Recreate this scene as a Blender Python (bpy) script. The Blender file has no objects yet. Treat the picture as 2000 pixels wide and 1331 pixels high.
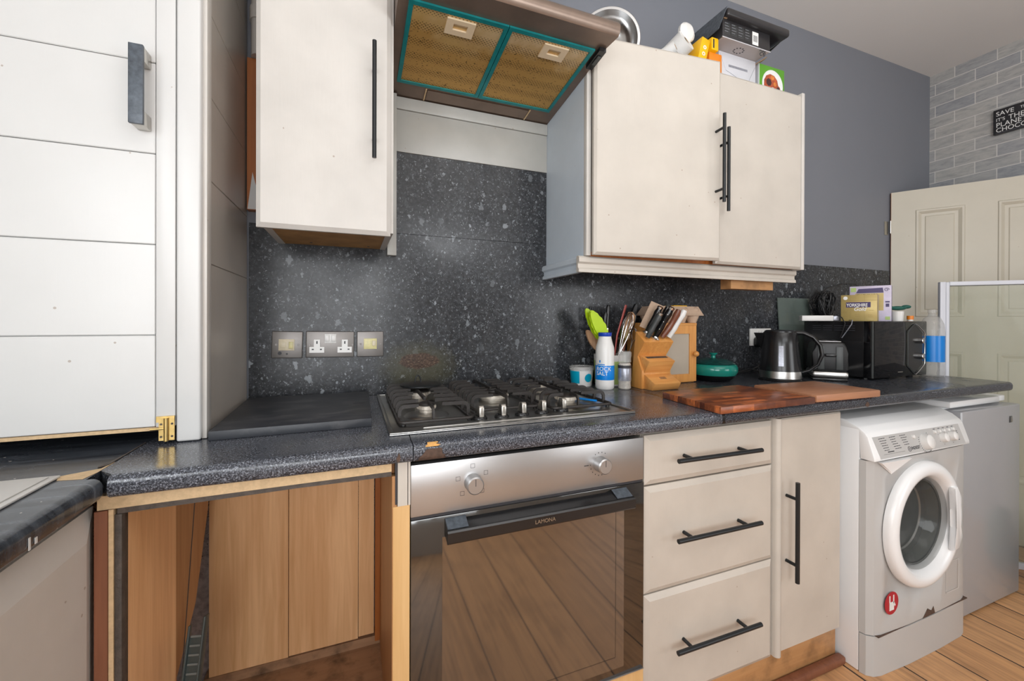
import bpy, bmesh, math, random
from mathutils import Vector, Matrix, Euler
random.seed(7)
R = math.radians
scene = bpy.context.scene
COL = scene.collection

# ------------------------------------------------------------------ camera
cam_d = bpy.data.cameras.new('camera'); cam = bpy.data.objects.new('camera', cam_d); COL.objects.link(cam)
cam_d.sensor_width = 36.0; cam_d.lens = 806.5 * 36 / 2000; cam_d.shift_y = -(665.5 - 627.0) / 2000
cam_d.clip_start = 0.02
yaw, pit, rol = R(21.19), R(-0.142), R(0.175)
_f = Vector((math.sin(yaw), math.cos(yaw), 0)); _r = Vector((math.cos(yaw), -math.sin(yaw), 0)); _u = Vector((0, 0, 1))
f2 = _f * math.cos(pit) + _u * math.sin(pit); u2 = _u * math.cos(pit) - _f * math.sin(pit)
r3 = _r * math.cos(rol) + u2 * math.sin(rol); u3 = u2 * math.cos(rol) - _r * math.sin(rol)
cam.matrix_world = Matrix(((r3.x, u3.x, -f2.x, 0), (r3.y, u3.y, -f2.y, -1.5), (r3.z, u3.z, -f2.z, 1.19), (0, 0, 0, 1)))
scene.camera = cam

# ------------------------------------------------------------------ light and exposure
vs = scene.view_settings
vs.view_transform = 'Standard'; vs.look = 'None'; vs.gamma = 1.0; vs.use_curve_mapping = False
vs.exposure = -0.07
w = bpy.data.worlds.new('world'); scene.world = w; w.use_nodes = True
w.node_tree.nodes['Background'].inputs[0].default_value = (0.9, 0.95, 1.0, 1); w.node_tree.nodes['Background'].inputs[1].default_value = 0.6

def area(name, loc, target, sx, sy, power, col):
    d = bpy.data.lights.new(name, 'AREA'); d.shape = 'RECTANGLE'; d.size = sx; d.size_y = sy; d.energy = power; d.color = col
    o = bpy.data.objects.new(name, d); COL.objects.link(o); o.location = loc
    o.rotation_euler = (Vector(target) - Vector(loc)).to_track_quat('-Z', 'Y').to_euler()
    return o
area('rear_fill_light', (-0.15, -3.05, 1.15), (0.35, 0, 0.6), 1.3, 1.3, 35, (0.95, 0.975, 1.0))  # fill lamp added behind the camera; the window there is made up
area('left_window_daylight', (-0.97, -2.0, 1.45), (1.5, -0.9, 0.8), 1.0, 0.9, 20, (0.92, 0.96, 1.0))
area('ceiling_fill_light', (0.9, -2.1, 2.70), (0.9, -1.6, 0), 2.6, 1.4, 13, (1.0, 0.985, 0.96))  # wide fill panel added under the ceiling to lift the ambient light
area('flash_bounced_off_ceiling', (0.9, -2.3, 1.9), (1.1, -1.9, 2.75), 1.2, 1.0, 34, (0.93, 0.965, 1.0))
area('right_rear_fill_light', (2.4, -3.05, 1.1), (0.9, 0, 0.5), 1.2, 1.2, 20, (0.96, 0.98, 1.0))  # low fill lamp added at rear right for the lower units

# ------------------------------------------------------------------ materials
class NT:
    def __init__(s, name):
        s.m = bpy.data.materials.new(name); s.m.use_nodes = True; s.t = s.m.node_tree
        s.b = s.t.nodes['Principled BSDF']; s.co = s.n('ShaderNodeTexCoord').outputs['Object']
    def n(s, ty, **kw):
        nd = s.t.nodes.new(ty)
        for k, v in kw.items():
            if hasattr(nd, k) and not k.startswith('i_'): setattr(nd, k, v)
            else:
                k = k[2:] if k.startswith('i_') else k
                k = int(k) if k.isdigit() else k
                s.set(nd.inputs[k], v)
        return nd
    def set(s, sock, v):
        if hasattr(v, 'is_output'): s.t.links.new(v, sock)
        else:
            if isinstance(v, tuple) and len(v) == 3 and sock.type == 'RGBA': v = v + (1,)
            sock.default_value = v
    def noise(s, sc, det=4, vec=None, rough=.55, dist=0):
        return s.n('ShaderNodeTexNoise', i_Scale=sc, i_Detail=det, i_Roughness=rough, i_Distortion=dist, i_Vector=vec or s.co).outputs['Fac']
    def vor(s, sc, vec=None, rnd=1.0):
        return s.n('ShaderNodeTexVoronoi', i_Scale=sc, i_Vector=vec or s.co, i_Randomness=rnd)
    def map(s, scale=(1, 1, 1), loc=(0, 0, 0), rot=(0, 0, 0), vec=None):
        return s.n('ShaderNodeMapping', i_Vector=vec or s.co, i_Scale=scale, i_Location=loc, i_Rotation=rot).outputs[0]
    def ramp(s, fac, stops):
        nd = s.n('ShaderNodeValToRGB'); e = nd.color_ramp.elements
        while len(e) < len(stops): e.new(0.5)
        for i, (p, c) in enumerate(stops):
            e[i].position = p; e[i].color = (c if isinstance(c, tuple) else (c, c, c)) + (1,)
        s.set(nd.inputs[0], fac); return nd.outputs[0]
    def mix(s, fac, a, b, mode='MIX'):
        nd = s.t.nodes.new('ShaderNodeMix'); nd.data_type = 'RGBA'; nd.blend_type = mode
        s.set(nd.inputs[0], fac); s.set(nd.inputs[6], a); s.set(nd.inputs[7], b); return nd.outputs[2]
    def math(s, op, a, b=0.0, c=None):
        nd = s.t.nodes.new('ShaderNodeMath'); nd.operation = op; s.set(nd.inputs[0], a); s.set(nd.inputs[1], b)
        if c is not None: s.set(nd.inputs[2], c)
        return nd.outputs[0]
    def sep(s, vec=None): return s.n('ShaderNodeSeparateXYZ', i_Vector=vec or s.co).outputs
    def comb(s, x, y, z=0.0): return s.n('ShaderNodeCombineXYZ', i_X=x, i_Y=y, i_Z=z).outputs[0]
    def bump(s, h, st=.2, dist=.002):
        s.set(s.b.inputs['Normal'], s.n('ShaderNodeBump', i_Height=h, i_Strength=st, i_Distance=dist).outputs[0])
    def out(s, col, rough=.5, metal=0.0, **kw):
        s.set(s.b.inputs['Base Color'], col); s.set(s.b.inputs['Roughness'], rough); s.set(s.b.inputs['Metallic'], metal)
        for k, v in kw.items(): s.set(s.b.inputs[k.replace('_', ' ')], v)
        return s.m

def plain(name, col, rough=.5, metal=0.0, var=.08, sc=20, bump=0, bsc=200, **kw):
    n = NT(name); f = n.noise(sc, 4)
    a = tuple(min(1, c * (1 + var)) for c in col); b = tuple(c * (1 - var) for c in col)
    if bump: n.bump(n.noise(bsc, 3), bump)
    return n.out(n.mix(f, a, b), rough, metal, **kw)

def painted(name, col, rough=.4, axis=(120, 120, 12), st=.12, dirt=.12):
    n = NT(name); g = n.noise(1, 5, n.map(axis)); big = n.noise(6, 5)
    n.bump(g, st, .002)
    c = n.mix(n.ramp(big, [(.35, 0.0), (.75, 1.0)]), col, tuple(c * (1 - dirt) for c in col))
    sp = n.vor(24); m = n.math('MULTIPLY', n.math('LESS_THAN', sp.outputs['Distance'], .06), n.math('GREATER_THAN', n.noise(9, 2), .54))
    c = n.mix(n.math('MULTIPLY', m, .55), c, (.25, .16, .1))
    return n.out(c, rough)

def wood(name, c1, c2, axis='Z', sc=1.0, rough=.45, dark=None, dirt=0):
    n = NT(name); st = {'X': (3, 60, 60), 'Y': (60, 3, 60), 'Z': (60, 60, 3)}[axis]
    v = n.map(tuple(k * sc for k in st)); g = n.noise(1, 6, v, .6, .6)
    st2 = {'X': (.8, 9, 9), 'Y': (9, .8, 9), 'Z': (9, 9, .8)}[axis]
    h = n.noise(1, 3, n.map(tuple(k * sc for k in st2)))
    f = n.math('ADD', n.math('MULTIPLY', g, .55), n.math('MULTIPLY', h, .45))
    c = n.ramp(f, [(.3, c1), (.5, tuple((a + b) / 2 for a, b in zip(c1, c2))), (.68, c2)])
    if dirt:
        c = n.mix(n.math('MULTIPLY', n.ramp(n.noise(14, 6), [(.48, 0.0), (.72, 1.0)]), dirt), c, (.06, .03, .015))
    n.bump(g, .06)
    return n.out(c, rough)

def mk_granite(name, base=(.014, .015, .017), light=(.27, .295, .32), stain=False):
    n = NT(name)
    d = n.n('ShaderNodeTexNoise', i_Scale=110.0, i_Detail=3.0, i_Vector=n.co).outputs['Color']
    wv = n.n('ShaderNodeVectorMath', operation='MULTIPLY_ADD', i_0=d, i_1=(.021, .021, .021), i_2=n.co).outputs[0]
    wv = n.map((1, 1, .62), rot=(0, .5, 0), vec=wv)
    cl = n.noise(85, 5, rough=.7); c = n.ramp(cl, [(.35, base), (.55, tuple(k * 2.4 for k in base)), (.74, tuple(k * 6 for k in base))])
    for sc, th, rn, a in ((46, .36, .74, .95), (95, .36, .58, .95), (210, .38, .50, .8)):
        v = n.vor(sc, wv); rr = n.sep(v.outputs['Color'])
        m = n.math('MULTIPLY', n.math('LESS_THAN', v.outputs['Distance'], n.math('MULTIPLY', rr[1], th * 1.3)), n.math('GREATER_THAN', rr[0], rn))
        c = n.mix(n.math('MULTIPLY', m, n.math('MULTIPLY', rr[2], a)), c, light)
    rough = n.ramp(n.noise(5, 5), [(.3, .16), (.7, .34)])
    if stain:   # greasy tide marks and scorched laminate behind the left burner
        s = n.sep()
        def blob(cx, cz, rx, rz):
            dx = n.math('DIVIDE', n.math('SUBTRACT', s[0], cx), rx); dz = n.math('DIVIDE', n.math('SUBTRACT', s[2], cz), rz)
            r = n.math('SQRT', n.math('ADD', n.math('MULTIPLY', dx, dx), n.math('MULTIPLY', dz, dz)))
            return n.math('ADD', r, n.math('MULTIPLY', n.noise(45, 5), .5))
        g = n.ramp(n.math('MULTIPLY', blob(.225, 1.02, .15, .10), .5), [(.35, 1.0), (.65, 0.0)])
        c = n.mix(n.math('MULTIPLY', g, .6), c, (.085, .08, .045))
        b = n.ramp(n.math('MULTIPLY', blob(.225, 1.042, .075, .030), .5), [(.56, 1.0), (.62, 0.0)])
        tex = n.ramp(n.noise(160, 5, n.map((1, 1, 3))), [(.35, (.02, .012, .01)), (.6, (.10, .06, .04)), (.75, (.28, .24, .18))])
        c = n.mix(b, c, tex)
        film = n.ramp(n.noise(1, 4, n.map((7, 7, 1.6))), [(.42, 0.0), (.75, 1.0)])
        c = n.mix(n.math('MULTIPLY', film, .18), c, (.10, .10, .10))
    return n.out(c, rough, 0.0, Specular_IOR_Level=.30)

def mk_worktop(name, k=1.0, blk=False):
    n = NT(name)
    f = n.noise(330, 4, rough=.8)
    c = n.ramp(f, [(.36, (.008 * k, .009 * k, .012 * k)), (.47, (.030 * k, .033 * k, .042 * k)), (.56, (.105 * k, .115 * k, .14 * k)), (.68, (.40 * k, .42 * k, .47 * k))])
    v = n.vor(210); m = n.math('MULTIPLY', n.math('LESS_THAN', v.outputs['Distance'], .25), n.math('GREATER_THAN', n.sep(v.outputs['Color'])[0], .8))
    c = n.mix(n.math('MULTIPLY', m, .6), c, (.015, .015, .02))
    if blk:
        w_ = n.noise(1, 6, n.map((5, 60, 5), rot=(0, 0, .3)))
        c = n.mix(.93, c, n.ramp(w_, [(.35, (.018, .021, .027)), (.62, (.06, .07, .085)), (.8, (.16, .175, .20))]))
        v = n.vor(40); m = n.math('LESS_THAN', v.outputs['Distance'], n.math('MULTIPLY', n.sep(v.outputs['Color'])[0], .09))
        c = n.mix(m, c, (.55, .5, .45))
    n.bump(n.noise(500, 2), .05)
    return n.out(c, n.ramp(n.noise(7, 5), [(.35, .16), (.7, .34)]), 0.0, Specular_IOR_Level=.55)

def mk_bricks():
    n = NT('brick_wallpaper'); s = n.sep()
    uv = n.comb(n.math('SUBTRACT', 0.0628, s[1]), n.math('ADD', s[2], -2.065 + .069 * 40))
    br = n.n('ShaderNodeTexBrick', offset=.5, offset_frequency=2, squash=1.0, i_Vector=uv, i_Scale=1.0, i_Color1=(.30, .31, .33), i_Color2=(.43, .42, .40),
             i_Mortar=(.62, .60, .57), **{'i_Mortar Size': .0022, 'i_Mortar Smooth': .1, 'i_Bias': 0.0, 'i_Brick Width': .1795, 'i_Row Height': .069})
    st = n.noise(1, 6, n.map((14, 14, 55), rot=(.35, 0, 0)), .7, .5)
    c = n.mix(n.math('MULTIPLY', n.math('SUBTRACT', 1.0, br.outputs['Fac']), .75), br.outputs['Color'],
              n.ramp(st, [(.3, (.62, .64, .67)), (.5, (1.0, 1.0, 1.0)), (.7, (1.25, 1.22, 1.18))]), 'MULTIPLY')
    return n.out(c, .55)

def mk_floor():
    n = NT('floor_boards'); s = n.sep()
    uv = n.comb(n.math('ADD', s[1], 20.3), n.math('ADD', s[0], 9.52 - 2.177 + .003 + 0.0))
    br = n.n('ShaderNodeTexBrick', offset=.37, offset_frequency=2, i_Vector=uv, i_Scale=1.0, i_Color1=(.62, .34, .16), i_Color2=(.50, .26, .115),
             i_Mortar=(.02, .012, .008), **{'i_Mortar Size': .0035, 'i_Mortar Smooth': .3, 'i_Bias': 0.0, 'i_Brick Width': 2.3, 'i_Row Height': .19})
    g = n.noise(1, 6, n.map((45, 2.5, 45)), .6, 1.0)
    c = n.mix(.9, br.outputs['Color'], n.ramp(g, [(.25, (.55, .52, .5)), (.5, (1.0, 1.0, 1.0)), (.7, (1.25, 1.25, 1.2))]), 'MULTIPLY')
    c = n.mix(n.math('MULTIPLY', n.ramp(n.noise(5, 6), [(.5, 0.0), (.75, 1.0)]), .35), c, (.14, .07, .035))
    n.bump(n.math('SUBTRACT', n.math('MULTIPLY', g, .3), br.outputs['Fac']), .4)
    return n.out(c, .42)

def mk_wallback():
    n = NT('grey_wall_paint'); s = n.sep()
    pl = n.ramp(n.noise(60, 6), [(.35, (.36, .29, .27)), (.6, (.60, .50, .47))])
    mold = n.math('GREATER_THAN', n.noise(220, 3), n.ramp(s[2], [(.3, .72), (.75, .5)]))
    pl = n.mix(mold, pl, (.03, .028, .025))
    f = n.math('LESS_THAN', s[2], .9)
    n.bump(n.noise(300, 3), .05)
    return n.out(n.mix(f, n.mix(n.noise(3, 3), (.18, .19, .218), (.20, .21, .238)), pl), .55)

def mk_mesh():
    n = NT('gold_mesh_filter')
    vv = n.map((1, 1, 1), rot=(0, 0, R(45)))
    v = n.vor(135, vv, 0.0); hole = n.math('LESS_THAN', v.outputs['Distance'], .33)
    g = n.ramp(n.noise(5, 4), [(.35, (.72, .50, .20)), (.65, (.90, .74, .50))])
    s = n.sep(); grad = n.math('ADD', n.math('MULTIPLY', s[1], 3.2), n.math('ADD', n.noise(9, 6), .12))
    c = n.mix(n.ramp(grad, [(-.0, 0.0), (.5, 1.0)]), g, (.52, .30, .085))
    c = n.mix(n.math('MULTIPLY', hole, .62), c, (.06, .035, .012))
    blob = n.math('MULTIPLY', n.math('GREATER_THAN', n.noise(150, 4), .63), n.ramp(grad, [(.22, 0.0), (.5, .8)]))
    c = n.mix(blob, c, (.045, .025, .01))
    n.bump(hole, -.5, .003)
    return n.out(c, .38, .55)

def brushed(name, col, rough=.3, axis=(4, 300, 300), st=.05, metal=1.0, dirt=.25):
    n = NT(name); g = n.noise(1, 3, n.map(axis)); n.bump(g, st, .001)
    c = n.mix(n.math('MULTIPLY', n.ramp(n.noise(8, 6), [(.4, 0.0), (.8, 1.0)]), dirt), col, tuple(k * .45 for k in col))
    return n.out(c, n.math('ADD', n.math('MULTIPLY', g, .12), rough - .06), metal)

MT = {}
MT['granite'] = mk_granite('splashback_laminate', stain=True)
MT['worktop'] = mk_worktop('worktop_laminate', 1.05)
MT['worktop_shaded'] = mk_worktop('worktop_laminate_shaded', .62)  # same laminate as the others, darkened for its shade at a grazing view
MT['worktop_black'] = mk_worktop('worn_black_laminate', 1, True)
MT['bricks'] = mk_bricks(); MT['floor'] = mk_floor(); MT['wall'] = mk_wallback(); MT['mesh'] = mk_mesh()
MT['white_wall'] = plain('pale_wall_paint', (.62, .60, .57), .6, bump=.05)
MT['ceiling'] = plain('ceiling_paint', (.74, .715, .69), .7, var=.02, sc=3, bump=.04)
MT['cream'] = painted('cream_brush_paint', (.57, .525, .465), .38)
MT['cream_hi'] = painted('warm_white_and_lit_cream_paint', (.63, .60, .56), .38)  # also used on the left leg door, as a lit copy of its paint
MT['taupe'] = painted('taupe_brush_paint', (.56, .505, .44), .4, axis=(120, 120, 12), dirt=.14)
MT['white'] = painted('white_gloss_paint', (.665, .665, .655), .3, st=.05, dirt=.04)
MT['side_cream'] = painted('dull_cream_paint', (.50, .455, .405), .32, st=.06)
MT['blue_grey'] = painted('blue_grey_paint', (.58, .65, .72), .4, st=.25, dirt=.1)
MT['panel_white'] = painted('greasy_white_panel', (.44, .435, .405), .35, st=.05, dirt=.18)
MT['door_cream'] = painted('door_cream_paint', (.54, .50, .41), .4, st=.05, dirt=.06)
MT['black_metal'] = plain('black_steel', (.018, .02, .022), .35, .3, bump=.05)
MT['slate_worn'] = plain('worn_slate_paint', (.085, .10, .12), .42, .2, var=.8, sc=95, bump=.1)
MT['nickel'] = brushed('worn_nickel', (.55, .53, .49), .3)
MT['satin'] = brushed('satin_nickel_plate', (.21, .195, .185), .40, metal=.7)
MT['steel'] = brushed('brushed_steel', (.47, .465, .465), .34, (3, 500, 500), st=.015, metal=.85, dirt=.12)
MT['steel_plain'] = plain('polished_steel', (.62, .62, .62), .18, 1.0)
MT['hob_steel'] = brushed('hob_steel', (.50, .49, .47), .30, (6, 60, 60), st=.01, dirt=.35)
MT['iron'] = plain('cast_iron', (.028, .024, .022), .42, .1, var=.4, sc=90, bump=.25)
MT['burner_alu'] = plain('burner_aluminium', (.60, .55, .48), .45, .6, var=.3, sc=160)
MT['hood_brown'] = brushed('greasy_brown_steel', (.22, .16, .125), .34, (3, 90, 90), metal=.55, dirt=.6)
MT['teal'] = plain('teal_film_edging', (.01, .21, .22), .28, .3, var=.35, sc=30)
MT['beige_plastic'] = plain('beige_plastic', (.62, .50, .34), .45)
MT['black_plastic'] = plain('black_plastic', (.012, .012, .013), .22)
MT['black_gloss'] = plain('black_gloss', (.006, .006, .007), .06)
MT['dark_grey'] = plain('dark_grey_plastic', (.05, .055, .055), .4)
MT['grille'] = plain('grey_green_plastic', (.055, .07, .068), .35)
MT['louvre'] = plain('pale_grey_green_plastic', (.17, .19, .185), .35)
MT['slate'] = NT('slate_board')
_n = MT['slate']; MT['slate'] = _n.out(_n.mix(_n.ramp(_n.noise(1, 7, _n.map((9, 22, 9), rot=(0, 0, .4)), .65, 1.0), [(.48, 0.0), (.8, 1.0)]), (.028, .031, .038), (.10, .10, .105)), .42)
MT['beech'] = wood('beech_laminate', (.70, .36, .15), (.98, .62, .33), 'Z', 1.0, .4)
MT['beech_dark'] = wood('brown_beech_laminate', (.34, .155, .06), (.52, .28, .12), 'Z', 1.0, .4)
MT['base_wood'] = wood('stained_base_board', (.30, .15, .075), (.46, .27, .15), 'X', .6, .6, dirt=.85)
MT['pine'] = wood('pine_lath', (.58, .34, .13), (.72, .47, .22), 'Z', 1.0, .45)
MT['plinth'] = wood('pine_plinth', (.40, .19, .07), (.58, .32, .14), 'X', .7, .5, dirt=.5)
MT['chip'] = plain('raw_chipboard', (.60, .43, .25), .8, var=.3, sc=120, bump=.3)
MT['chip_stained'] = plain('stained_chipboard', (.42, .24, .10), .7, var=.55, sc=14, bump=.3)
MT['rust'] = plain('scorched_chipboard', (.085, .05, .035), .8, var=.7, sc=90, bump=.6)
MT['amber'] = plain('fresh_chipboard', (.62, .33, .10), .8, var=.4, sc=90, bump=.4)
MT['redwood'] = wood('varnished_redwood', (.30, .085, .02), (.50, .17, .04), 'Z', 1.0, .35)
MT['brown_post'] = wood('dark_brown_post', (.15, .05, .025), (.26, .10, .05), 'Z', 1.0, .5)
MT['grime'] = plain('grimy_edge', (.07, .055, .045), .6, var=.7, sc=60, bump=.5)
MT['orangewood'] = wood('orange_varnished_pine', (.52, .20, .045), (.72, .35, .10), 'Z', 2.0, .35)
MT['orangewood_x'] = wood('orange_pine_crosswise', (.55, .22, .055), (.76, .40, .13), 'X', 2.0, .35)
MT['acacia'] = None
def mk_butcher():
    n = NT('acacia_block'); br = n.n('ShaderNodeTexBrick', offset=.42, offset_frequency=2, i_Vector=n.map((1, 1, 1), loc=(3, 3, 0)), i_Scale=1.0, i_Color1=(.46, .13, .04), i_Color2=(.06, .018, .012),
        i_Mortar=(.13, .04, .02), **{'i_Mortar Size': .0004, 'i_Bias': -.05, 'i_Brick Width': .085, 'i_Row Height': .019})
    g = n.noise(1, 5, n.map((18, 160, 60)))
    c = n.mix(.75, br.outputs['Color'], n.ramp(g, [(.3, (.6, .55, .55)), (.52, (1.1, 1.1, 1.1)), (.72, (2.0, 2.1, 2.0))]), 'MULTIPLY')
    return n.out(c, .3)
MT['acacia'] = mk_butcher()
MT['board_worn'] = wood('worn_board', (.28, .11, .055), (.47, .23, .125), 'X', 1.0, .4)
MT['spoon_wood'] = wood('spoon_wood', (.34, .17, .09), (.55, .34, .2), 'Z', 1.5, .55)
MT['rosewood'] = wood('rosewood', (.10, .03, .015), (.22, .075, .04), 'Z', 1.5, .3)
MT['enamel'] = plain('white_enamel', (.86, .865, .87), .22, var=.03, sc=4)
MT['enamel_grey'] = plain('pale_grey_enamel', (.50, .495, .485), .3, var=.03, sc=4)
MT['fridge'] = plain('silver_grey_enamel', (.40, .405, .42), .22, .15, var=.05, sc=2)
MT['ink'] = plain('dark_ink', (.03, .03, .035), .5)
MT['white_ink'] = plain('white_ink', (.80, .80, .78), .5)
MT['white_plastic'] = plain('white_plastic', (.74, .73, .71), .28, var=.03)
MT['stained_white'] = plain('grease_stained_switch', (.66, .58, .42), .35, var=.25, sc=70)
MT['yellow_white'] = plain('yellowed_switch', (.66, .60, .30), .35, var=.3, sc=90)
MT['blue'] = plain('blue_label', (.0, .21, .66), .3, var=.05)
MT['deep_blue'] = plain('deep_blue_cap', (.01, .055, .42), .3)
MT['cyan'] = plain('cyan_label', (.0, .33, .50), .3, var=.05)
MT['lime'] = plain('lime_silicone', (.46, .66, .01), .4, var=.06)
MT['soft_green'] = plain('pale_green_stripe', (.42, .56, .18), .4)
MT['red'] = plain('red_sticker', (.42, .012, .03), .35)
MT['red_wood'] = plain('red_spoon_handle', (.30, .045, .035), .4)
MT['yellow'] = plain('yellow_card', (.85, .46, .0), .35, var=.05)
MT['orange'] = plain('orange_card', (.75, .22, .01), .4, var=.15)
MT['green'] = plain('green_card', (.10, .34, .02), .4, var=.05)
MT['teal_glaze'] = plain('teal_glaze', (.012, .20, .155), .12, var=.12, sc=9)
MT['teal_dark'] = plain('dark_teal_lid', (.008, .05, .045), .16)
MT['dark_green'] = plain('dark_green_cloth', (.01, .10, .075), .6, var=.5, sc=50, bump=.5)
MT['gold_card'] = plain('gold_card', (.46, .35, .13), .33, .25, var=.12, sc=25)
MT['gold_side'] = plain('gold_card_side', (.36, .26, .09), .38, .25, var=.1, sc=25)
MT['purple'] = plain('purple_print', (.05, .03, .12), .35)
MT['lilac'] = plain('lilac_white_card', (.60, .54, .68), .35, var=.2, sc=40)
MT['lilac_side'] = plain('mauve_card_side', (.30, .27, .33), .4, var=.2, sc=40)
MT['carton'] = plain('white_card', (.62, .62, .65), .45, var=.05)
MT['carton_grey'] = plain('printed_grey_card', (.40, .36, .35), .45, var=.08)
MT['black_card'] = plain('black_card', (.025, .024, .026), .3, var=.3, sc=30)
MT['cardboard'] = plain('brown_cardboard', (.42, .28, .17), .7, var=.1, sc=60)
MT['pulp'] = plain('paper_pulp', (.50, .36, .26), .85, var=.12, sc=60, bump=.3)
MT['paper'] = plain('white_paper_roll', (.74, .73, .71), .5, var=.06, sc=30)
MT['red_food'] = plain('grilled_food_print', (.42, .08, .03), .5, var=.9, sc=60)
MT['dark_food'] = plain('dark_food_print', (.06, .02, .02), .5, var=.6, sc=80)
MT['orange_food'] = plain('orange_food_print', (.65, .20, .04), .5, var=.6, sc=80)
MT['brass'] = plain('old_brass', (.60, .42, .16), .32, .9, var=.35, sc=120)
MT['cable'] = plain('black_cable', (.015, .015, .016), .35)
MT['chrome'] = plain('chrome', (.70, .70, .70), .12, 1.0, var=.03)
MT['steel_band'] = brushed('satin_steel_band', (.62, .61, .59), .30, (3, 3, 300), dirt=.1)
MT['soft_black'] = plain('satin_black_plastic', (.010, .010, .011), .4)
MT['tan'] = plain('pale_linen_panel', (.40, .34, .27), .5, var=.12, sc=9)
MT['salt'] = plain('clear_grinder_plastic', (.45, .42, .38), .15, var=.5, sc=90)
MT['silver_label'] = plain('silver_label', (.36, .37, .42), .3, .4, var=.4, sc=150)
def glassy(name, col, rough=.03, alpha=.25, tr=0.0):
    n = NT(name); f = n.noise(12, 4)
    m = n.out(n.mix(f, col, tuple(c * .9 for c in col)), rough, 0.0, Alpha=alpha); return m
def real_glass(name, col, rough=.02):
    n = NT(name); f = n.noise(12, 4); return n.out(n.mix(f, col, tuple(c * .94 for c in col)), rough, 0.0, Transmission_Weight=1.0, IOR=1.45)
MT['screen_glass'] = glassy('screen_glass', (.50, .55, .42), .05, .20)
MT['green_glass'] = glassy('toughened_glass_board', (.16, .20, .18), .12, .62)
MT['clear_plastic'] = glassy('clear_plastic', (.62, .62, .60), .08, .38)
MT['door_glass'] = glassy('porthole_glass', (.16, .17, .16), .04, .40)
def mk_oven_glass():
    n = NT('smoked_oven_glass'); f = n.noise(50, 5)
    return n.out(n.mix(f, (.010, .009, .008), (.018, .016, .014)), n.math('ADD', n.math('MULTIPLY', f, .06), .03), 0.0, IOR=2.1, Specular_IOR_Level=.5)
MT['oven_glass'] = mk_oven_glass()
_n = NT('smoked_oven_window'); MT['oven_window'] = _n.out(_n.mix(_n.noise(40, 5), (.045, .028, .018), (.075, .048, .030)), .05, 0.0, IOR=2.5)
MT['white_frame'] = plain('white_aluminium_frame', (.66, .68, .74), .35, var=.03)
MT['marble_grey'] = plain('drainer_enamel', (.66, .645, .62), .3, .1, var=.08, sc=5)
MT['drum'] = plain('drum_steel', (.35, .35, .34), .3, .8, var=.2)
MT['laundry_blue'] = plain('blue_laundry', (.05, .09, .20), .8, var=.5, sc=30)
MT['laundry_pink'] = plain('pale_laundry', (.45, .38, .40), .8, var=.4, sc=30)

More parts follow.
